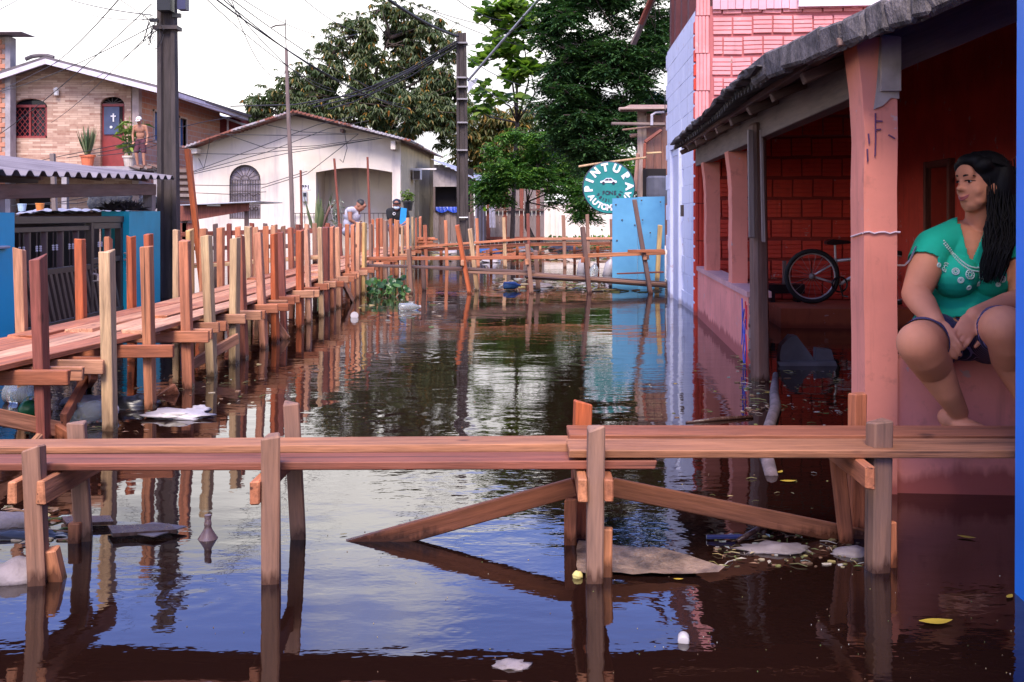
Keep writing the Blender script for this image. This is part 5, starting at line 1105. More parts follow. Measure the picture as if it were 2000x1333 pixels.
tag(mb.build('dry_bush', plain('blackish_twigs', (.02, .012, .012), .9, .3, 5, 0), None, False, False), 'dark dry tuft of grass growing on top of the teal pillar', 'plant')
mb = MB()
for i in range(900):
    px = rg.uniform(1040, 1200); c = P(px, 474 - 3 * rg.random(), 43.6 + rg.random()); leaf(mb, c, rdir(rg, .1, 1), V((0, 0, 1)), rg.uniform(.2, .55), .06, .1, .4)
for i in range(500):
    px = rg.uniform(860, 1200); c = P(px, 486, 33 + rg.random() * 3); c.z = 0.01; leaf(mb, c, rdir(rg, .05, .6), V((0, 0, 1)), rg.uniform(.1, .28), .07, .1, .3)
tag(mb.build('bank_weeds', LF3, None, False, False), 'green weeds along the far water edge below the white wall', None, None, 'stuff')
# ------------------------------------------------------------------ bicycle on the veranda
bc = thing('bicycle', P(1600, 592, 10.4), 'silver bicycle leaning at the back of the veranda', 'bicycle'); YB = 10.4
SILV = plain('bike_paint', (.55, .50, .52), .35, .2, 8, 0, .3); TYRE = plain('tyre_rubber', (.015, .014, .014), .8, .2, 8, .1)
def B(px, py, dy=0): return P(px, py, YB + dy)
def wheel(cx, cy, r):
    mb = MB(); R_w = r * YB / F; mb.ring(B(cx, cy), (.06, 1, 0), R_w, .024, 40, 8); w = mb.build('wheel', TYRE, bc, True)
    mb = MB(); mb.ring(B(cx, cy), (.06, 1, 0), R_w * .90, .009, 40, 6); mb.build('rim', SILV, w, True); mb = MB(); x = B(cx, cy)
    for k in range(18): a = 6.283 * k / 18; mb.tube([x, x + V((math.cos(a), 0, math.sin(a))) * R_w * .9], .0018, 3, False)
    mb.ell(x, (.03, .04, .03)); mb.build('spokes', plain('spoke%d' % cx, (.25, .22, .22), .4), w)
wheel(1586, 540, 49); wheel(1748, 543, 49)
BBk, HD, ST, TT = (1640, 556), (1722, 500), (1632, 505), (1630, 498)
for a, b, r in (((1586, 540), BBk, .011), ((1572, 541), (1634, 510), .011) if False else ((1586, 540), (1634, 512), .011), (BBk, ST, .016), (BBk, (1720, 508), .018), ((1634, 510), HD, .016), (HD, (1726, 516), .02), ((1724, 512), (1748, 543), .014)):
    mb = MB(); mb.tube([B(*a), B(*b)], r, 8); mb.build('frame_tube', SILV, bc, True)
mb = MB(); mb.tube([B(*ST), B(1631, 478)], .012, 8); mb.build('seat_post', SILV, bc)
mb = MB(); mb.poly([[(0, .02), (.06, .045), (.22, .03), (.27, .012), (.22, 0), (.08, -.015), (0, -.01)]], lambda u, v, w: B(1612, 476) + V((u, w - .05, v)), .10); mb.build('saddle', BLACKPL, bc)
mb = MB(); mb.tube([B(*HD), B(1716, 478), B(1700, 470), B(1690, 474)], .012, 7); mb.build('handlebar', SILV, bc); 
mb = MB(); mb.ring(B(1640, 556, -.04), (0, 1, 0), .075, .01, 20, 5); mb.tube([B(1640, 556, -.06), B(1646, 578, -.06), B(1656, 580, -.08)], .009, 6); mb.build('crankset', BLACKPL, bc)
cl = thing('dark_bench', B(1540, 590), 'low black bench in the dark corner behind the bicycle wheel', 'bench'); fr(cl, 'seat', 1502, 556, 1572, 574, 10.65, .2, BLACKPL); fr(cl, 'leg', 1506, 574, 1514, 640, 10.65, .15, BLACKPL); fr(cl, 'leg', 1556, 574, 1564, 640, 10.65, .15, BLACKPL); fr(cl, 'backrest', 1530, 510, 1536, 556, 10.8, .04, GREYB)
# cement trough parts half under water
CMT = plain('wet_cement', (.12, .115, .14), .5, .4, 5, .3)
tr = thing('cement_basin', P(1570, 715, 7.6), 'broken grey cement basin half sunk under the veranda roof', 'basin')
def pm(par, name, pts, Y, d, mat, dz=0): mb = MB(); mb.poly([[(P(x, 0, Y).x, P(0, y, Y).z) for x, y in pts]], lambda u, v, w: V((u, Y + w, v)), d); return mb.build(name, mat, par)
pm(tr, 'slab', ((1524, 690), (1527, 676), (1545, 656), (1556, 656), (1592, 704), (1590, 722), (1524, 722)), 7.6, .10, CMT); pm(tr, 'slab', ((1594, 680), (1624, 684), (1631, 710), (1631, 722), (1593, 722)), 7.55, .07, CMT); pm(tr, 'rim', ((1520, 708), (1632, 706), (1636, 716), (1524, 718)), 7.45, .05, CMT)

# ------------------------------------------------------------------ floating things
CLEAR = NT('clear_plastic'); CLEAR.col((.75, .8, .8)); CLEAR.rough(.12); CLEAR.b.inputs['Transmission Weight'].default_value = .75; CLEAR.b.inputs['IOR'].default_value = 1.25; CLEAR = CLEAR.m
WPL = plain('white_plastic', (.42, .38, .39), .4, .25, 6, .3); GRNP = plain('green_bottle_plastic', (.03, .20, .08), .25, .3, 5, 0); BLUP = plain('blue_plastic', (.05, .16, .45), .35, .3, 6, .2); TANP = plain('murky_bottle_plastic', (.36, .24, .22), .3, .4, 9, .2, c2=(.20, .11, .10)); SACK = plain('grey_sack', (.22, .18, .185), .7, .4, 7, .5, dist=.01); CARD = plain('soaked_card', (.26, .17, .12), .35, .5, 11, .8, c2=(.035, .022, .016), dist=.01)
YLEAF = plain('yellow_leaf', (.46, .31, .03), .5, .3, 8, .1)
def bottle(loc, ang, L, r, mat, label, capm=None, tilt=0.0, grp='floating bottles'):
    M = (Matrix.Rotation(ang, 3, 'Z') @ Matrix.Rotation(R(90) - tilt, 3, 'Y')); root = thing('bottle', loc, label, 'bottle', grp)
    mb = MB(); mb.lathe(V(loc) - M @ V((0, 0, L * .5)), [(r * .7, 0), (r, L * .04), (r * .96, L * .3), (r, L * .34), (r, L * .62), (r * .75, L * .75), (r * .34, L * .9), (r * .32, L * .95)], 14, M); mb.build('body', mat, root, True)
    mb = MB(); mb.lathe(V(loc) + M @ V((0, 0, L * .44)), [(r * .4, 0), (r * .4, L * .07)], 12, M); mb.build('cap', capm or WPL, root); return root
w = Wp
bottle(w(800, 606) + V((0, 0, .03)), .4, .26, .055, CLEAR, 'clear plastic bottle floating between the walkway and the leaning posts')
bottle(w(60, 803) + V((0, 0, .03)), 1.9, .30, .05, GRNP, 'green bottle floating beside the teal wall under the walkway')
bottle(w(55, 788) + V((0, 0, .05)), -.3, .3, .06, CLEAR, 'clear bottle with a yellow label under the near walkway brace')
bottle(w(186, 822) + V((0, 0, .04)), .9, .24, .07, CLEAR, 'large crumpled clear bottle behind the second walkway post')
bottle(w(1000, 566) + V((0, 0, .06)), .2, .26, .055, BLUP, 'blue plastic bottle floating at the sagging footbridge')
bottle(w(1335, 1250) + V((0, 0, .005)), 1.4, .05, .015, WPL, 'small white bottle floating alone in the dark foreground water')
bottle(w(1137, 533) + V((0, 0, .14)), 0, .36, .08, WPL, 'upright white bottle behind the sagging footbridge', None, R(80)); bottle(w(1190, 537) + V((0, 0, .14)), 0, .36, .09, WPL, 'upright white bottle nearest the blue board', None, R(75)); bottle(w(1160, 541) + V((0, 0, .10)), 0, .3, .08, CLEAR, 'small upright clear bottle between the two white bottles', None, R(80))
# bell shaped murky bottle standing in the water
bx = w(406, 1052); root = thing('bottle', bx, 'murky pink bell-shaped bottle neck poking out of the foreground water', 'bottle', None)
mb = MB(); mb.lathe(bx - V((0, 0, .02)), [(.035, 0), (.034, .02), (.024, .035), (.014, .052), (.011, .062), (.0125, .064), (.0125, .074), (.011, .076), (.0105, .088)], 18); mb.build('body', TANP, root, True); mb = MB(); mb.lathe(bx + V((0, 0, .068)), [(.0115, 0), (.0118, .012), (.010, .0125)], 14); mb.build('cap', TANP, root)
def flatdisc(px, py, r, mat, label, cat, name, th=.02, tilt=.3):
    c = w(px, py); mb = MB(); M = Matrix.Rotation(R(90) - tilt, 3, 'X'); mb.lathe(c + V((0, 0, r * .35)), [(r * .9, 0), (r, th * .2), (r, th), (r * .8, th)], 18, M); tag(mb.build(name, mat, None), label, cat)
flatdisc(693, 620, .042, WPL, 'round white tub lid floating beside the walkway posts', 'lid', 'tub_lid', .03, .2)
def blob(name, px, py, rad, mat, seed, label, cat, z=.0, amp=.4, grp=None): o = lump(name, w(px, py) + V((0, 0, z)), rad, mat, seed, amp, 2.2); tag(o, label, cat, grp)
blob('plastic_bag', 350, 815, (.18, .09, .028), WPL, 3, 'crumpled white plastic bag floating by the walkway posts', 'bag', .01, .6); blob('plastic_bag', 385, 808, (.07, .05, .03), WPL, 5, 'small white wrapper at the right end of the crumpled bag', 'bag', .01, .6)
blob('sack', 34, 1128, (.10, .07, .05), SACK, 6, 'grey sack floating at the left edge by the front post', 'sack', .0, .25); blob('plastic_bag', 25, 1022, (.12, .07, .035), SACK, 7, 'pale grey bag at the left edge behind the footbridge', 'bag', .0, .4); blob('plastic_bag', 45, 1048, (.15, .05, .02), BLACKPL, 8, 'flat dark bag floating left of the footbridge posts', 'bag', .0, .5)
blob('plastic_bag', 1000, 1300, (.045, .028, .010), SACK, 9, 'white scrap of foam at the bottom of the picture', 'bag', .0, .5); blob('plastic_bag', 1665, 1082, (.07, .035, .022), SACK, 10, 'grey wrapper beside the right front post of the footbridge', 'bag', .0, .4)
blob('plastic_bag', 165, 790, (.14, .10, .04), SACK, 11, 'grey rag floating under the walkway near the teal wall', 'bag', .01, .5); blob('net_bag', 262, 795, (.13, .10, .06), BLACKPL, 12, 'black net bag floating between two walkway posts', 'bag', .0, .6); blob('plastic_bag', 1515, 1075, (.12, .05, .02), SACK, 13, 'grey wet bag on the floating debris mat', 'bag', .0, .5)
blob('foam_block', 1250, 0 + 1125 - 0, (.0, .0, .0), WPL, 14, 'x', 'foam') if False else None
blob('foam_lump', 1128, 1128, (.016, .014, .014), plain('yellow_foam', (.65, .55, .2), .9), 15, 'small yellow foam lump at the foot of the middle front post', 'foam', .005, .3)
blob('plastic_bag', 1690, 805, (.04, .02, .08), WPL, 16, 'white rounded container behind the right back post', 'container', .03, .1)
# floating soaked board mat
def sheet(name, pts, mat, label, cat, z=.012, th=.012, curl=None):
    mb = MB(); p3 = [w(*p) for p in pts]
    def fn(u, v, w_): return V((u, v, z + w_ + (curl(u, v) if curl else 0)))
    mb.poly([[(p.x, p.y) for p in p3]], fn, th); return tag(mb.build(name, mat), label, cat)
rg = random.Random(19); mb = MB(); n = 14
for i in range(n + 1):
    for j in range(7):
        px = 1128 + (1300 + j * 20 - 1128) * i / n; py = 1062 + 62 * j / 6 + 18 * i / n - 8 * j / 6 * i / n; c = w(px, py); c.z = .010 + .010 * abs(noise.noise(V((i * .7, j * .9, 2)))) + .03 * max(0, (i - 9) / 5) ** 2 * (j / 6) + .003 * math.sin(i * .6 + j * .5) + (rg.uniform(-.03, .03) * (j in (0, 6)) * 0); c.x += rg.uniform(-.006, .006); c.y += rg.uniform(-.008, .008) * (j in (0, 6)); mb.v.append(c)
for i in range(n):
    for j in range(6): a = i * 7 + j; mb.f.append((a, a + 1, a + 8, a + 7))
tag(mb.build('soaked_board', CARD, None, True), 'soaked brown board sagging in the water beside the middle post', 'board')
sheet('debris_plank', ((210, 1040), (330, 1036), (345, 1048), (220, 1056)), DARKW, 'dark splintered plank floating between the left footbridge posts', 'plank'); sheet('debris_plank', ((120, 1022), (215, 1020), (222, 1032), (130, 1036)), DARKW, 'dark board floating behind the left front post', 'plank')
sheet('debris_sheet', ((225, 1046), (300, 1030), (365, 1038), (300, 1058)), SACK, 'pale wet sheet floating beside the bell-shaped bottle', 'sheet', .014, .004)
def log(pts, r, mat, label): mb = MB(); mb.tube(pts, r, 8); tag(mb.build('branch', mat, None, True), label, 'branch', None)
GBARK = plain('pale_bark', (.15, .11, .12), .9, .5, 12, .6, dist=.008)
log([w(1515, 735) + V((0, 0, .01)), w(1512, 775) + V((0, 0, .02)), w(1515, 800) + V((0, 0, .015)), w(1504, 835) + V((0, 0, .02)), w(1493, 880) + V((0, 0, .015)), w(1507, 930)], [.02, .028, .032, .03, .032, .028], GBARK, 'long pale branch floating beside the veranda wall')
log([w(1340, 827) + V((0, 0, .004)), w(1400, 822) + V((0, 0, .008)), w(1470, 817) + V((0, 0, .006))], [.006, .012, .010], DARKW, 'thin dark stick floating in front of the veranda')
log([w(1440, 1060) + V((0, 0, .005)), w(1480, 1045) + V((0, 0, .02)), w(1530, 1030) + V((0, 0, .015))], [.008, .010, .007], DARKW, 'dark bent stick on the floating debris mat')
mb = MB(); mb.tube([w(1380, 1055) + V((0, 0, .01)), w(1450, 1055) + V((0, 0, .012))], .008, 6); tag(mb.build('pipe_piece', plain('dark_blue_pipe', (.03, .04, .14), .3)), 'short dark blue pipe floating on the debris mat', 'pipe')
rg = random.Random(11)
def yleaf(px, py, L, ang, label): 
    c = w(px, py); mb = MB(); n = 8; d = V((math.cos(ang), math.sin(ang), 0)); s_ = V((-d.y, d.x, 0))
    for i in range(n + 1): t = i / n; ww = L * .2 * math.sin(math.pi * min(1, t * .95 + .04)); q = c + d * L * (t - .5) + V((0, 0, .004 + .05 * L * (2 * t - 1) ** 2)); mb.v += [q + s_ * ww + V((0, 0, .12 * ww)), q, q - s_ * ww + V((0, 0, .12 * ww))]
    for i in range(n): k = 3 * i; mb.f += [(k, k + 1, k + 4, k + 3), (k + 1, k + 2, k + 5, k + 4)]
    tag(mb.build('leaf', YLEAF, None, True), label, 'leaf', 'fallen leaves')
yleaf(1828, 1218, .095, .1, 'large yellow leaf floating below the seated woman'); yleaf(1888, 1052, .06, -.5, 'pale curled leaf floating near the pink wall base'); yleaf(671, 1046, .028, .3, 'tiny yellow leaf left of the slanting brace'); yleaf(1972, 1168, .04, .8, 'small yellow leaf touching the blue wall'); yleaf(1524, 924, .05, 1.0, 'yellow leaf at the lower end of the pale branch'); yleaf(1500, 768, .06, .4, 'yellow leaf beside the upper end of the pale branch'); yleaf(1325, 1134, .03, 0, 'yellow leaf at the edge of the soaked board'); yleaf(1540, 942, .07, .05, 'long thin pale leaf below the pale branch')
# water hyacinth patch
wh = thing('water_hyacinth', w(755, 570), 'clump of green water hyacinth floating beside the walkway', 'plant')
HYA = leaf_mat('hyacinth_leaves', ((0, (.012, .045, .012)), (.6, (.03, .095, .022)), (1, (.10, .20, .05))), .25, .3)
mb = MB(); st = MB()
for i in range(62):
    c = w(rg.uniform(718, 792), rg.uniform(568, 582)); h = rg.uniform(.03, .20); t = c + V((rg.uniform(-.06, .06), rg.uniform(-.06, .06), h)); nrm = (V((0, -.5, 1)) + rdir(rg) * .8).normalized(); x = nrm.orthogonal().normalized(); y = nrm.cross(x); k = len(mb.v); r = rg.uniform(.03, .058); mb.v.append(t); st.tube([c, t], .006, 4)
    for j in range(9): a = 6.283 * j / 9; mb.v.append(t + (x * math.cos(a) + y * math.sin(a)) * r + nrm * r * .25)
    for j in range(9): mb.f.append((k, k + 1 + j, k + 1 + (j + 1) % 9))
mb.build('leaves', HYA, wh, False, False); st.build('stems', HYA, wh)
# scattered bits: uncountable flotsam
def flotsam(name, label, mat, items):
    mb = MB()
    for c, r in items:
        if r > .004 and rg.random() < .62:      # twigs and leaf scraps
            a = rg.uniform(0, 6.28); d = V((math.cos(a), math.sin(a), 0))
            if rg.random() < .45: q = c - d * r * 2.2; mb.tube([q + V((0, 0, .004)), c + V((rg.uniform(-.3, .3) * r, rg.uniform(-.3, .3) * r, .006 + .2 * r)), c + d * r * 2.2 + V((0, 0, .003))], [r * .12, r * .14, r * .07], 4)
            else: leaf(mb, c + V((0, 0, .005)), d, V((0, 0, 1)), r * 2.6, r * 1.0, .25, -.05)
            continue
        n = rg.randint(4, 6); a0 = rg.random() * 6; k = len(mb.v); e = rg.uniform(.2, .8)
        for j in range(n): a = a0 + 6.283 * j / n; mb.v.append(c + V((r * math.cos(a) * (1.5 if e < .4 else 1), r * e * math.sin(a), .002 + rg.uniform(0, .25) * r)))
        for j in range(n): mb.v.append(c + V((r * math.cos(a0 + 6.283 * j / n), r * e * math.sin(a0 + 6.283 * j / n), -.004)))
        mb.f.append(tuple(range(k, k + n))); mb.f += [(k + j, k + n + j, k + n + (j + 1) % n, k + (j + 1) % n) for j in range(n)]
    tag(mb.build(name, mat), label, None, None, 'stuff')
def scat(n, x0, x1, y0, y1, r0, r1): return [(w(rg.uniform(x0, x1), rg.uniform(y0, y1)), rg.uniform(r0, r1)) for _ in range(n)]
CONF = NT('flotsam_bits'); g = CONF.n('ShaderNodeNewGeometry'); CONF.col(CONF.ramp(g.outputs['Random Per Island'], ((0, (.22, .12, .07)), (.3, (.12, .07, .04)), (.55, (.08, .12, .03)), (.7, (.36, .27, .10)), (.9, (.38, .33, .30)), (1, (.16, .22, .20))))); CONF.rough(.6); CONF = CONF.m
flotsam('floating_specks', 'tiny specks and leaf bits floating on the near water', CONF, scat(70, 1150, 1975, 1060, 1330, .0006, .0016) + scat(40, 300, 1100, 930, 1330, .0006, .0016) + scat(70, 600, 1300, 600, 860, .002, .007) + scat(70, 1300, 1680, 720, 1000, .004, .012))
flotsam('floating_rubbish', 'floating rubbish and plant bits gathered around the walkways', CONF, scat(170, 1390, 1700, 1040, 1110, .003, .014) + scat(70, 1450, 1690, 785, 810, .004, .016) + scat(50, 1480, 1680, 725, 760, .006, .02) + scat(90, 0, 300, 760, 850, .005, .025) + scat(70, 230, 520, 700, 790, .005, .02) + scat(60, 0, 140, 990, 1060, .008, .03) + scat(240, 830, 1200, 482, 512, .04, .16) + scat(200, 960, 1290, 545, 572, .02, .09) + scat(60, 700, 860, 560, 640, .01, .04) + scat(50, 1440, 1500, 690, 800, .008, .03))
mb = MB()
for i in range(46):
    c = w(rg.uniform(880, 1200), rg.uniform(484, 508)); c.z = .04; L = rg.uniform(.3, 1.4); a = rg.uniform(-.5, .5); mb.bar(c, c + V((L * math.cos(a), L * math.sin(a), rg.uniform(-.02, .12))), .08, .03)
tag(mb.build('driftwood', ORNG), 'loose offcuts and driftwood floating under the far footbridge', None, None, 'stuff')
for i, (px, py, rx, mt, lb) in enumerate(((1020, 492, .35, WPL, 'pale bags heaped behind the orange footbridge left of the red post'), (1100, 489, .45, SACK, 'grey bags heaped behind the orange footbridge near its right end'), (880, 497, .3, WPL, 'white bag behind the leftmost post of the orange footbridge'), (955, 494, .3, BLUP, 'bluish bag floating behind the middle posts of the orange footbridge'), (1060, 562, .14, SACK, 'grey bag caught under the sagging footbridge'), (1215, 560, .2, SACK, 'pale bags caught beside the blue board'), (960, 513, .2, WPL, 'small white bag between the two crossing footbridges'), (1080, 486, .2, plain('brown_bag', (.3, .18, .1), .7), 'brown bundle on the heap behind the orange footbridge'))):
    blob('rubbish_bag', px, py, (rx, rx * .7, rx * .35), mt, 20 + i, lb, 'bag', .02, .6)
# offcut pile at the end of the long walkway
op = thing('offcut_pile', P(835, 475, 21.6), 'small pile of timber offcuts at the far end of the long walkway', 'timber')
for k in range(9): a = P(812 + rg.uniform(0, 10), 478 - k * 1.6, 21.6 + rg.uniform(-.3, .3)); beam('offcut', a, a + V((rg.uniform(.2, .42), rg.uniform(-.2, .2), rg.uniform(-.01, .02))), .08, .035, ORNG, op)
# ------------------------------------------------------------------ people
def skin_mat(name, c):
    m = NT(name); f = m.noise(m.coord('Object'), 9, 4); m.col(m.mix(m.rng(f, .3, .7), tuple(x * .82 for x in c), c)); m.rough(.62); m.bump(m.noise(m.coord('Object'), 160, 3), .12, .002); m.b.inputs['Subsurface Weight'].default_value = .06; m.b.inputs['Subsurface Radius'].default_value = (.02, .008, .004); m.b.inputs['Specular IOR Level'].default_value = .25; return m.m
def fuse(mb, voxel, smooth, name):
    me = mb.mesh(name, False, False); ob = bpy.data.objects.new('tmp', me); COL.objects.link(ob)
    r = ob.modifiers.new('r', 'REMESH'); r.mode = 'VOXEL'; r.voxel_size = voxel; r.use_smooth_shade = True
    s = ob.modifiers.new('s', 'SMOOTH'); s.iterations = smooth; s.factor = .5
    dg = bpy.context.evaluated_depsgraph_get(); dg.update(); new = bpy.data.meshes.new_from_object(ob.evaluated_get(dg)); bpy.data.objects.remove(ob); new.name = name
    new.polygons.foreach_set('use_smooth', [True] * len(new.polygons)); return new
def limb(mb, pts, n=24):      # chain of (point, radius) with rounded ends, sampled smoothly
    P_ = [V(p) for p, r in pts]; r_ = [r for p, r in pts]; q, rr = [], []
    for i in range(len(P_) - 1):
        a, b, c, d = P_[max(i - 1, 0)], P_[i], P_[i + 1], P_[min(i + 2, len(P_) - 1)]
        for k in range(5):
            f = k / 5; q.append(b.lerp(c, f)); rr.append(r_[i] + (r_[i + 1] - r_[i]) * f)
    q.append(P_[-1]); rr.append(r_[-1]); mb.tube(q, rr, n)
    for p, r in pts: mb.ell(p, (r * .985, r * .985, r * .985), None, 22, 14)
def cull(me, keep):
    bm = bmesh.new(); bm.from_mesh(me); dead = [f for f in bm.faces if not keep(f.calc_center_median())]; bmesh.ops.delete(bm, geom=dead, context='FACES'); bm.to_mesh(me); bm.free(); return me
def mobj(name, me, mat, par): me.materials.clear(); me.materials.append(mat); return link(bpy.data.objects.new(name, me), par)
def axes(fwd, up=(0, 0, 1)):
    f = V(fwd).normalized(); u = V(up); r = f.cross(u).normalized(); u = r.cross(f).normalized(); return f, r, u      # forward, right, up
def head_prims(mb, c, fwd, up, s=1.0):
    f, r, u = axes(fwd, up); M = Matrix((r, f, u)).transposed()
    def e(o, rad): mb.ell(c + (r * o[0] + f * o[1] + u * o[2]) * s, tuple(x * s for x in rad), M, 16, 12)
    e((0, -.012, .025), (.076, .094, .092)); e((0, .028, -.02), (.064, .066, .085)); e((0, .040, -.072), (.046, .046, .036)); e((0, .060, -.092), (.022, .020, .016))
    for x in (-1, 1): e((x * .036, .052, -.024), (.027, .026, .025)); e((x * .074, -.008, -.012), (.010, .022, .030)); e((x * .027, .072, .032), (.020, .010, .008)); e((x * .034, .038, -.060), (.024, .03, .026))
    e((0, .088, .006), (.010, .014, .026)); e((0, .101, -.013), (.016, .014, .011)); e((-.013, .092, -.017), (.009, .010, .008)); e((.013, .092, -.017), (.009, .010, .008)); e((0, .088, -.046), (.025, .010, .0065)); e((0, .085, -.058), (.022, .011, .0075)); e((0, .075, .045), (.048, .022, .04))
    return f, r, u
def face_extras(root, c, fwd, up, s, hairm, lipm):
    f, r, u = axes(fwd, up); M = Matrix((r, f, u)).transposed()
    def o(x, y, z): return c + (r * x + f * y + u * z) * s
    mb = MB()
    for x in (-1, 1): mb.ell(o(x * .031, .081, .014), (.011 * s, .0055 * s, .0036 * s), M, 12, 8)
    mb.build('eyes', plain('eye_white_%d' % (c.x * 100), (.62, .55, .52), .25, .05, 5, 0), root, True)
    mb = MB()
    for x in (-1, 1):
        mb.ell(o(x * .033 - .002, .0862, .014), (.0058 * s, .003 * s, .0052 * s), M, 10, 8); mb.tube([o(x * (.016 + .0058 * k), .0905 - .0012 * k * k + (0 if k else -.001), .019 + .0012 * (2 - abs(k - 2)) - .002) for k in range(6)], .0022 * s, 5)
        mb.tube([o(x * (.014 + .009 * k), .094 - .0018 * k * k, .034 + (.003, .0055, .006, .004, .000)[k]) for k in range(5)], [.0035 * s, .0045 * s, .0042 * s, .003 * s, .0018 * s], 6)
    mb.build('brows_and_lashes', hairm, root, True)
    mb = MB(); mb.tube([o(x * .0063, .0945 - .0011 * x * x * .5, -.0495 + .00055 * x * x) for x in range(-5, 6)], [s * (.0012 + .0034 * (1 - (x / 5.5) ** 2)) for x in range(-5, 6)], 8); mb.tube([o(x * .0057, .0925 - .0011 * x * x * .45, -.0575 + .0007 * x * x) for x in range(-5, 6)], [s * (.0012 + .0046 * (1 - (x / 5.5) ** 2)) for x in range(-5, 6)], 8); mb.build('lips', lipm, root, True)
def hand(mb, wrist, dirn, palm_n, s=1.0, curl=.5, mirror=1, spread=.10):
    d, side, nn = V(dirn).normalized(), None, V(palm_n).normalized(); nn = (nn - d * nn.dot(d)).normalized(); side = d.cross(nn) * mirror; M = Matrix((side, nn, d)).transposed()
    mb.ell(V(wrist) + d * .045 * s, (.040 * s, .016 * s, .052 * s), M, 14, 10); mb.ell(V(wrist) + d * .07 * s, (.041 * s, .014 * s, .03 * s), M, 14, 10)
    for i, (x, L) in enumerate(((-.030, .062), (-.010, .074), (.010, .070), (.029, .055))):
        p = V(wrist) + d * .086 * s + side * x * s; a = d + side * x * spread * 30 * .1; a.normalize(); ch = [(p - a * .02 * s, .0095 * s)]; ang = 0
        for k, fr_ in enumerate((.45, .32, .23)):
            ang += curl * (.7 + .25 * k); dd = a * math.cos(ang) + nn * math.sin(ang); p = p + dd * L * fr_ * s; ch.append((p, (.0090, .0083, .0072)[k] * s))
        limb(mb, ch, 9)
    t0 = V(wrist) + d * .022 * s - side * .030 * s; t1 = t0 + (d * .55 - side * .7 + nn * .3).normalized() * .036 * s; t2 = t1 + (d * .9 - side * .25 + nn * .35).normalized() * .030 * s; t3 = t2 + (d + nn * .4 + side * .1).normalized() * .024 * s
    limb(mb, [(t0, .013 * s), (t1, .0115 * s), (t2, .0098 * s), (t3, .008 * s)], 9)
def foot(mb, ankle, dirn, up, s=1.0):
    f, r, u = axes(dirn, up); a = V(ankle); M = Matrix((r, f, u)).transposed()
    mb.ell(a - u * .035 * s - f * .03 * s, (.032 * s, .045 * s, .04 * s), M); mb.ell(a - u * .045 * s + f * .05 * s, (.038 * s, .085 * s, .030 * s), M); mb.ell(a - u * .058 * s + f * .12 * s, (.045 * s, .045 * s, .018 * s), M)
    for i in range(5): p = a - u * .062 * s + f * (.155 - .008 * i) * s + r * (-.032 + .017 * i) * s; mb.ell(p, (.0105 * s, .022 * s, .010 * s), M, 10, 8)

# ---- the woman on the wall
SK1 = skin_mat('warm_brown_skin', (.60, .24, .135)); HAIR = plain('black_hair', (.003, .0025, .004), .6, .3, 30, .3, stretch=(8, 8, 1), spec=.18); LIP = plain('lips', (.34, .07, .07), .4, .1, 8, 0)
GREEN = plain('jade_jersey', (.0, .40, .25), .85, .12, 14, .12); 
wo = thing('person', P(1878, 702, 4.08), 'woman in a green embroidered shirt and striped shorts sitting on the pink wall', 'person')
body, shirt, shorts = MB(), MB(), MB()
YW = 4.12
pel = P(1880, 650, YW + .03); wst = P(1882, 596, YW + .05); chs = P(1884, 520, YW + .03); nck = P(1912, 450, YW + .04); hd = P(1915, 362, YW - .01)
rsh, rel, rwr = P(1822, 483, YW - .01), P(1788, 576, YW - .14), P(1829, 630, 3.80)
lsh, lel, lwr = P(1986, 486, YW + .02), P(2004, 588, 3.95), P(1903, 617, 3.78)
rh, rk, ra = P(1842, 664, YW), P(1795, 672, 3.70), P(1872, 805, 3.82)
lh, lk, la = P(1925, 664, YW), P(1962, 640, 3.66), P(2018, 812, 3.80)
def torso(mb, g=0.0):
    mb.ell(pel + V((0, .02, .01)), (.185 + g, .135 + g, .115 + g)); mb.ell(wst, (.160 + g, .122 + g, .115 + g)); mb.ell(wst + V((-.01, -.05, -.035)), (.142 + g, .085 + g, .085 + g)); mb.ell(chs + V((0, .01, .03)), (.160 + g, .112 + g, .135 + g))
    for x, y in ((-.078, -.082), (.072, -.078)): mb.ell(chs + V((x, y, -.035)), (.082 + g, .074 + g, .072 + g))
    limb(mb, [(rsh, .058 + g), (chs + V((.0, .02, .115)), .072 + g), (lsh, .058 + g)])
torso(body)
limb(body, [(chs + V((.02, .02, .11)), .075), (nck, .056), (hd + V((.004, .012, -.06)), .053)])
limb(body, [(nck + V((-.08, 0, -.03)), .035), (nck, .05), (nck + V((.08, 0, -.03)), .035)])
limb(body, [(rsh, .058), (rsh.lerp(rel, .45), .066), (rel, .053), (rel.lerp(rwr, .35), .051), (rwr, .031)]); limb(body, [(lsh, .058), (lsh.lerp(lel, .45), .066), (lel, .053), (lel.lerp(lwr, .35), .052), (lwr, .032)])
hand(body, rwr, P(1853, 672, 3.735) - rwr, V((.35, -.2, -.6)), 1.0, .42, 1); hand(body, lwr, P(1871, 670, 3.72) - lwr, V((-.4, .1, -.6)), 1.0, .5, -1)
limb(body, [(rh, .105), (rh.lerp(rk, .5), .100), (rk, .080), (rk.lerp(ra, .15), .074), (rk.lerp(ra, .36) + V((.014, .03, 0)), .070), (rk.lerp(ra, .7), .050), (ra, .036)]); limb(body, [(lh, .105), (lh.lerp(lk, .5), .100), (lk, .080), (lk.lerp(la, .15), .074), (lk.lerp(la, .36) + V((.0, .03, 0)), .070), (lk.lerp(la, .7), .050), (la, .036)])
foot(body, ra, V((.55, -.6, -.15)), V((0, -.1, 1))); foot(body, la, V((-.1, -.9, -.2)), V((0, -.2, 1)))
FD, UPH = V((-.955, -.295, -.02)), V((.05, .03, 1))
head_prims(body, hd, FD, UPH, 1.0)
bme = fuse(body, .0042, 9, 'body'); mobj('body', bme, SK1, wo)
face_extras(wo, hd, FD, UPH, 1.0, HAIR, LIP)
torso(shirt, .011)
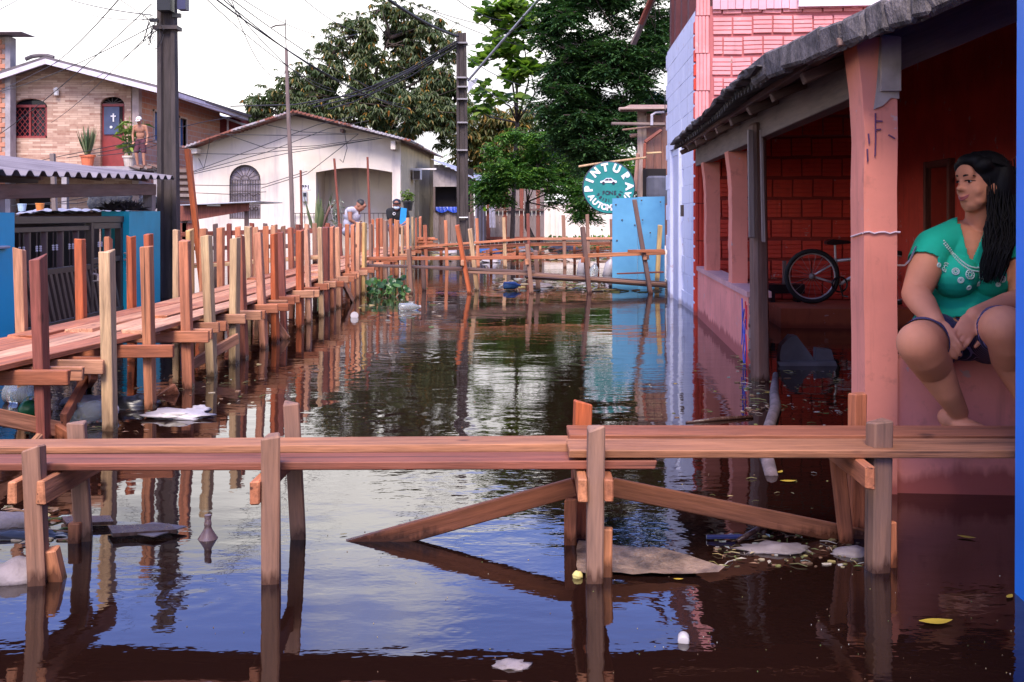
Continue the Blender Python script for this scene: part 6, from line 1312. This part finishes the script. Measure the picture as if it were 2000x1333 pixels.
limb(shirt, [(rsh, .070), (rsh.lerp(rel, .34), .072)]); limb(shirt, [(lsh, .070), (lsh.lerp(lel, .38), .072)])
limb(shirt, [(chs + V((0, .03, .11)), .088), (nck + V((0, .01, -.03)), .066)])
vt = P(1893, 507, 4.0)           # point of the V neck
def keep_shirt(c):
    px = 1000 + c.x / c.y * F; py = HY - (c.z - H) / c.y * F
    if py > 622 + 3 * math.sin(px * .12): return False
    if c.y < YW + .03:
        vy = 507; lft = 1872 + (py - 430) * .27; rgt = 1932 - (py - 430) * .42
        if py < vy and lft < px < rgt: return False
    if py < 436 + .10 * abs(px - 1905) and c.y < YW + .2 and abs(px - 1903) < 34: return False
    d = (rsh.lerp(rel, .34) - rsh).normalized()
    if (c - rsh.lerp(rel, .36)).dot(d) > 0 and (c - rsh.lerp(rel, .36)).length < .12 and px < 1832: return False
    d = (lel - lsh).normalized()
    if (c - lsh.lerp(lel, .40)).dot(d) > 0 and (c - lsh.lerp(lel, .40)).length < .12 and px > 1965: return False
    return True
sme = cull(fuse(shirt, .005, 5, 'shirt'), keep_shirt); sh_o = mobj('shirt', sme, GREEN, wo)
sd_ = sh_o.modifiers.new('thick', 'SOLIDIFY'); sd_.thickness = .004; sd_.offset = 1
limb(shorts, [(rh + V((0, .03, 0)), .108), (rh.lerp(rk, .55), .106), (rh.lerp(rk, .92), .087)]); limb(shorts, [(lh + V((0, .03, 0)), .108), (lh.lerp(lk, .5), .106), (lh.lerp(lk, .86), .090)]); shorts.ell(pel + V((0, .0, -.005)), (.20, .15, .12)); shorts.ell(P(1884, 668, 3.98), (.11, .09, .075))
mS = NT('navy_striped_cotton'); co = mS.coord('Object'); wv_ = mS.n('ShaderNodeTexWave', wave_type='BANDS', bands_direction='DIAGONAL', _Scale=26.0, _Distortion=1.0); mS.l(co, wv_.inputs['Vector']); mS.col(mS.mix(mS.rng(wv_.outputs['Fac'], .86, .95), (.012, .012, .05), (.20, .16, .34))); mS.rough(.9)
dr, dl = (rk - rh).normalized(), (lk - lh).normalized()
def keep_sh(c): return not (((c - rh.lerp(rk, .86)).dot(dr) > 0 and c.x < pel.x) or ((c - lh.lerp(lk, .76)).dot(dl) > 0 and c.x >= pel.x and c.y < 3.9))
mobj('shorts', cull(fuse(shorts, .006, 5, 'shorts'), keep_sh), mS.m, wo)
# hair: cap, long mass over her left shoulder, loose strands
hb = MB(); f_, r_, u_ = axes(FD, UPH)
def ho(x, y, z): return hd + r_ * x + f_ * y + u_ * z
Mh = Matrix((r_, f_, u_)).transposed()
hb.ell(ho(0, -.030, .042), (.094, .100, .098), Mh, 20, 14); hb.ell(ho(0, .045, .098), (.062, .042, .030), Mh); hb.ell(ho(.055, .028, .076), (.036, .045, .034), Mh); hb.ell(ho(-.055, .028, .076), (.036, .045, .034), Mh); hb.ell(ho(0, -.085, -.03), (.085, .075, .12), Mh); hb.ell(ho(-.075, -.05, .0), (.035, .05, .09), Mh)
limb(hb, [(P(1948, 345, YW + .0), .07), (P(1956, 420, YW + .0), .066), (P(1948, 480, YW - .06), .052), (P(1936, 520, YW - .12), .036), (P(1927, 548, YW - .13), .012)])
limb(hb, [(P(1965, 350, YW + .06), .06), (P(1975, 430, YW + .05), .06), (P(1968, 490, YW - .02), .045), (P(1955, 530, YW - .08), .015)])
hair_o = mobj('hair', fuse(hb, .006, 4, 'hair'), HAIR, wo)
st = MB(); rg = random.Random(31)
for i in range(260):
    x = rg.uniform(-27, 36); y0 = rg.uniform(310, 400); o = rg.uniform(-.07, .05); a = P(1950 + x * .9, y0, YW - .035 + o * .6); b = P(1957 + x, (y0 + 500) / 2, YW - .055 + o); c = P(1945 + x * .9, 490, YW - .115 + o); d = P(1932 + x * .7, rg.uniform(520, 556), YW - .15 + o * .8)
    pts = [a.lerp(b, t / 3) for t in range(3)] + [b.lerp(c, t / 3) + V((.014 * math.sin(i * .25 + t * 1.6), 0, 0)) for t in range(3)] + [c, c.lerp(d, .5) + V((.008 * math.sin(i * 2.), 0, 0)), d]; st.tube(pts, [.0022] * (len(pts) - 1) + [.0006], 4, False)
for i in range(90):
    a = rg.uniform(-1.2, 1.2); p0 = ho(.07 * math.sin(a), .062, .108 - .02 * abs(a)); p1 = ho(.100 * math.sin(a), .0, .135 - .045 * abs(a)); p2 = ho(.105 * math.sin(a), -.08, .10 - .05 * abs(a)); p3 = ho(.09 * math.sin(a), -.13, .0); st.tube([p0, p0.lerp(p1, .5) + u_ * .012, p1, p1.lerp(p2, .5) + u_ * .01, p2, p3], .002, 4, False)
st.build('strands', HAIR, hair_o, True, False)
# embroidery on the shirt
bv = BVHTree.FromPolygons([v.co.copy() for v in sme.vertices], [tuple(p.vertices) for p in sme.polygons]); EMB = plain('silver_embroidery', (.52, .66, .60), .5, .2, 20, 0); mb = MB(); camp = V((0, 0, H))
def onshirt(px, py):
    d = (P(px, py, 4) - camp).normalized(); h = bv.ray_cast(camp, d); return (h[0] + h[1] * (.006 if h[1].dot(d) < 0 else -.006), h[1]) if h[0] else None
for t in range(40):
    px = 1842 + 100 * t / 39; py = 472 + 53 * math.sin(min(1, t / 25) * 1.57) - (0 if t < 28 else (t - 28) * .6)
    for dy in (0, 6):
        h = onshirt(px, py + dy)
        if h: mb.ell(h[0], (.0038, .0038, .0038), None, 6, 4)
for px, py, r in ((1846, 523, .018), (1866, 531, .013), (1893, 537, .018), (1919, 538, .015), (1944, 530, .012), (1829, 533, .010), (1957, 545, .012), (1876, 547, .011), (1910, 553, .011), (1891, 561, .009), (1832, 518, .008), (1949, 555, .008)):
    h = onshirt(px, py)
    if h:
        mb.ring(h[0], h[1], r, .0022, 16, 4); mb.ring(h[0], h[1], r * .45, .0018, 10, 4); x = h[1].orthogonal().normalized(); y = h[1].cross(x)
        for k in range(9): a = k * .698; mb.ell(h[0] + (x * math.cos(a) + y * math.sin(a)) * r * .74, (.0024, .0024, .0024), None, 6, 4)
tag(mb.build('embroidery', EMB, sh_o), None, None, None, 'stuff')

# ---- the men, smaller
def person_small(label, px, s_, J, skin, top=None, bottom=None, hairc=(.01, .008, .008), extras=None, voxel=.011, fwd=(0, -1, 0), sleeve=.5, tank=False):
    root = thing('person', J['base'], label, 'person'); b = MB(); sk = skin
    pe, ch, nk, h = J['pelvis'], J['chest'], J['neck'], J['head']
    def tors(m, g=0): m.ell(pe, (.15 + g, .105 + g, .11 + g)); m.ell(pe.lerp(ch, .5), (.145 + g, .10 + g, .16 + g)); m.ell(ch, (.165 + g, .11 + g, .15 + g)); limb(m, [(J['rs'], .05 + g), (ch + (nk - ch) * .6, .07 + g), (J['ls'], .05 + g)])
    tors(b); limb(b, [(ch, .08), (nk, .056), (h, .055)]); head_prims(b, h, fwd, J.get('hup', (0, 0, 1)), 1.05)
    for S in 'rl':
        limb(b, [(J[S + 's'], .050), (J[S + 's'].lerp(J[S + 'e'], .5), .046), (J[S + 'e'], .038), (J[S + 'e'].lerp(J[S + 'w'], .35), .037), (J[S + 'w'], .026)]); hand(b, J[S + 'w'], J[S + 'w'] - J[S + 'e'] + V((0, -.05, -.05)), V((0, -1, 0)), 1.0, .5, 1 if S == 'r' else -1)
        limb(b, [(J[S + 'h'], .085), (J[S + 'h'].lerp(J[S + 'k'], .5), .076), (J[S + 'k'], .055), (J[S + 'k'].lerp(J[S + 'a'], .3), .055), (J[S + 'a'], .036)]); foot(b, J[S + 'a'], V(fwd) * 1 + V((0, -.3, 0)), (0, 0, 1))
    mobj('body', fuse(b, voxel, 3, 'body'), sk, root)
    if top:
        m = MB(); tors(m, .016)
        if not tank:
            for S in 'rl': limb(m, [(J[S + 's'], .066), (J[S + 's'].lerp(J[S + 'e'], sleeve), .062)])
        tm = fuse(m, voxel, 4, 'shirt')
        if tank: tm = cull(tm, lambda c: not (abs((c - ch).x) > .135 and c.z > ch.z + .0))
        else: tm = cull(tm, lambda c: not ((c - nk).length < .075))
        mobj('shirt', tm, top, root)
    if bottom:
        m = MB(); m.ell(pe - V((0, 0, .02)), (.168, .125, .11))
        for S in 'rl': limb(m, [(J[S + 'h'], .10), (J[S + 'h'].lerp(J[S + 'k'], .85), .088)])
        mobj('shorts', fuse(m, voxel, 3, 'shorts'), bottom, root)
    f, r, u = axes(fwd, J.get('hup', (0, 0, 1))); Mx = Matrix((r, f, u)).transposed()
    if hairc: m = MB(); m.ell(h + u * .035 - f * .02, (.088, .100, .088), Mx); m2 = cull(fuse(m, .012, 2, 'hair'), lambda c: (c - h).dot(u) > .02 - .0 and not ((c - h).dot(f) > .06 and (c - h).dot(u) < .065)); mobj('hair', m2, plain('hair_%d' % px, hairc, .6, .2, 9, .1), root)
    return root, (f, r, u, Mx)
SK2 = skin_mat('tan_skin', (.42, .20, .13)); SK3 = skin_mat('brown_skin', (.34, .15, .10))
def stand(cx, fy, Y, hgt):
    b = P(cx, fy, Y); k = hgt / 1.7
    def o(x, y, z): return b + V((x * k, y * k, z * k))
    return b, o
# shirtless man on the terrace
b, o = stand(274, 326, 33.9, 1.66)
J = dict(base=b, pelvis=o(0, .05, .90), chest=o(0, -.02, 1.27), neck=o(.0, -.06, 1.45), head=o(.0, -.13, 1.56), rs=o(-.19, -.02, 1.36), ls=o(.19, -.02, 1.36), re=o(-.25, -.02, 1.08), le=o(.25, .0, 1.08), rw=o(-.21, -.10, .86), lw=o(.25, -.08, .84), rh=o(-.09, .04, .86), lh=o(.09, .04, .86), rk=o(-.12, -.05, .46), lk=o(.12, -.03, .46), ra=o(-.10, .04, .07), la=o(.13, .02, .07), hup=(0, -.4, 1))
root, (f, r, u, Mx) = person_small('shirtless man in dark shorts and a white cap standing on the terrace', 274, 1, J, SK2, None, plain('wine_shorts', (.10, .03, .045), .9, .3, 6, .1), None, fwd=(.05, -1, -.45), voxel=.013)
mb = MB(); h = J['head']; mb.ell(h + u * .05 - f * .005, (.092, .105, .075), Mx); mb.ell(h + u * .035 + f * .12, (.07, .07, .012), Mx); cp_ = mb.build('cap', plain('white_cap', (.78, .8, .82), .8, .1, 5, 0), root, True)
# man in the grey vest, bending over the walkway
b, o = stand(697, 470, 20.5, 1.6); zd = .42; b.z = zd
def oo(px, py, dy=0): return P(px, py, 20.5 + dy)
J = dict(base=b, pelvis=oo(684, 452, .05), chest=oo(688, 420, .0), neck=oo(695, 408, -.05), head=oo(704, 402, -.06), rs=oo(682, 411, .14), ls=oo(683, 411, -.15), re=oo(681, 428, .2), le=oo(684, 430, -.2), rw=oo(700, 436, .1), lw=oo(697, 438, -.12), rh=oo(682, 454, .1), lh=oo(682, 454, -.1), rk=oo(712, 452, .12), lk=oo(712, 452, -.12), ra=oo(706, 484, .12), la=oo(706, 484, -.12), hup=(.75, 0, .6))
person_small('man in a grey vest looking down, seated behind the walkway posts', 697, 1, J, SK3, plain('grey_vest_cotton', (.46, .45, .54), .9, .15, 8, .1), plain('grey_shorts', (.2, .2, .24), .9), (.012, .01, .01), fwd=(.75, -.25, -.62), voxel=.011, tank=True)
# man in black shirt with mask
b = P(776, 480, 20.8); b.z = .42
def oo(px, py, dy=0): return P(px, py, 20.8 + dy)
J = dict(base=b, pelvis=oo(777, 446, .1), chest=oo(776, 420, .04), neck=oo(775, 409, .0), head=oo(775, 400.5, -.04), rs=oo(760, 413, .0), ls=oo(792, 413, .02), re=oo(762, 436, -.05), le=oo(797, 432, -.06), rw=oo(768, 448, -.22), lw=oo(786, 440, -.22), rh=oo(768, 450, .05), lh=oo(786, 450, .05), rk=oo(764, 444, -.4), lk=oo(794, 443, -.4), ra=oo(766, 484, -.38), la=oo(796, 484, -.38))
root, (f, r, u, Mx) = person_small('man in a black shirt, cap and face mask sitting on the walkway', 776, 1, J, SK3, plain('black_shirt_cotton', (.010, .010, .013), .9, .3, 6, .1), plain('dark_blue_shorts', (.05, .06, .12), .9), None, fwd=(.02, -1, -.12), voxel=.011, sleeve=.55)
h = J['head']; mb = MB(); mb.ell(h + u * .05 - f * .01, (.090, .102, .072), Mx); mb.ell(h + u * .045 + f * .10, (.07, .055, .012), Mx); mb.build('cap', BLACKPL, root, True); mb = MB(); mb.ell(h - u * .048 + f * .055, (.062, .055, .045), Mx); mb.build('face_mask', plain('mask_blue', (.55, .70, .82), .8, .1, 6, 0), root, True)
mb = MB(); c = J['ls'].lerp(J['chest'], .35); mb.poly([[(-.06, -.34), (.07, -.34), (.10, .08), (-.02, .10)]], lambda a, b_, w_: c + V((a, -.15 + w_, b_)), .02); mb.build('towel', plain('sky_blue_towel', (.02, .26, .62), .9, .2, 8, .2), root)
mb = MB(); mb.ring(J['chest'] + V((-.05, -.132, .02)), (0, 1, 0), .025, .006, 12, 4); mb.build('emblem', WHT, root)
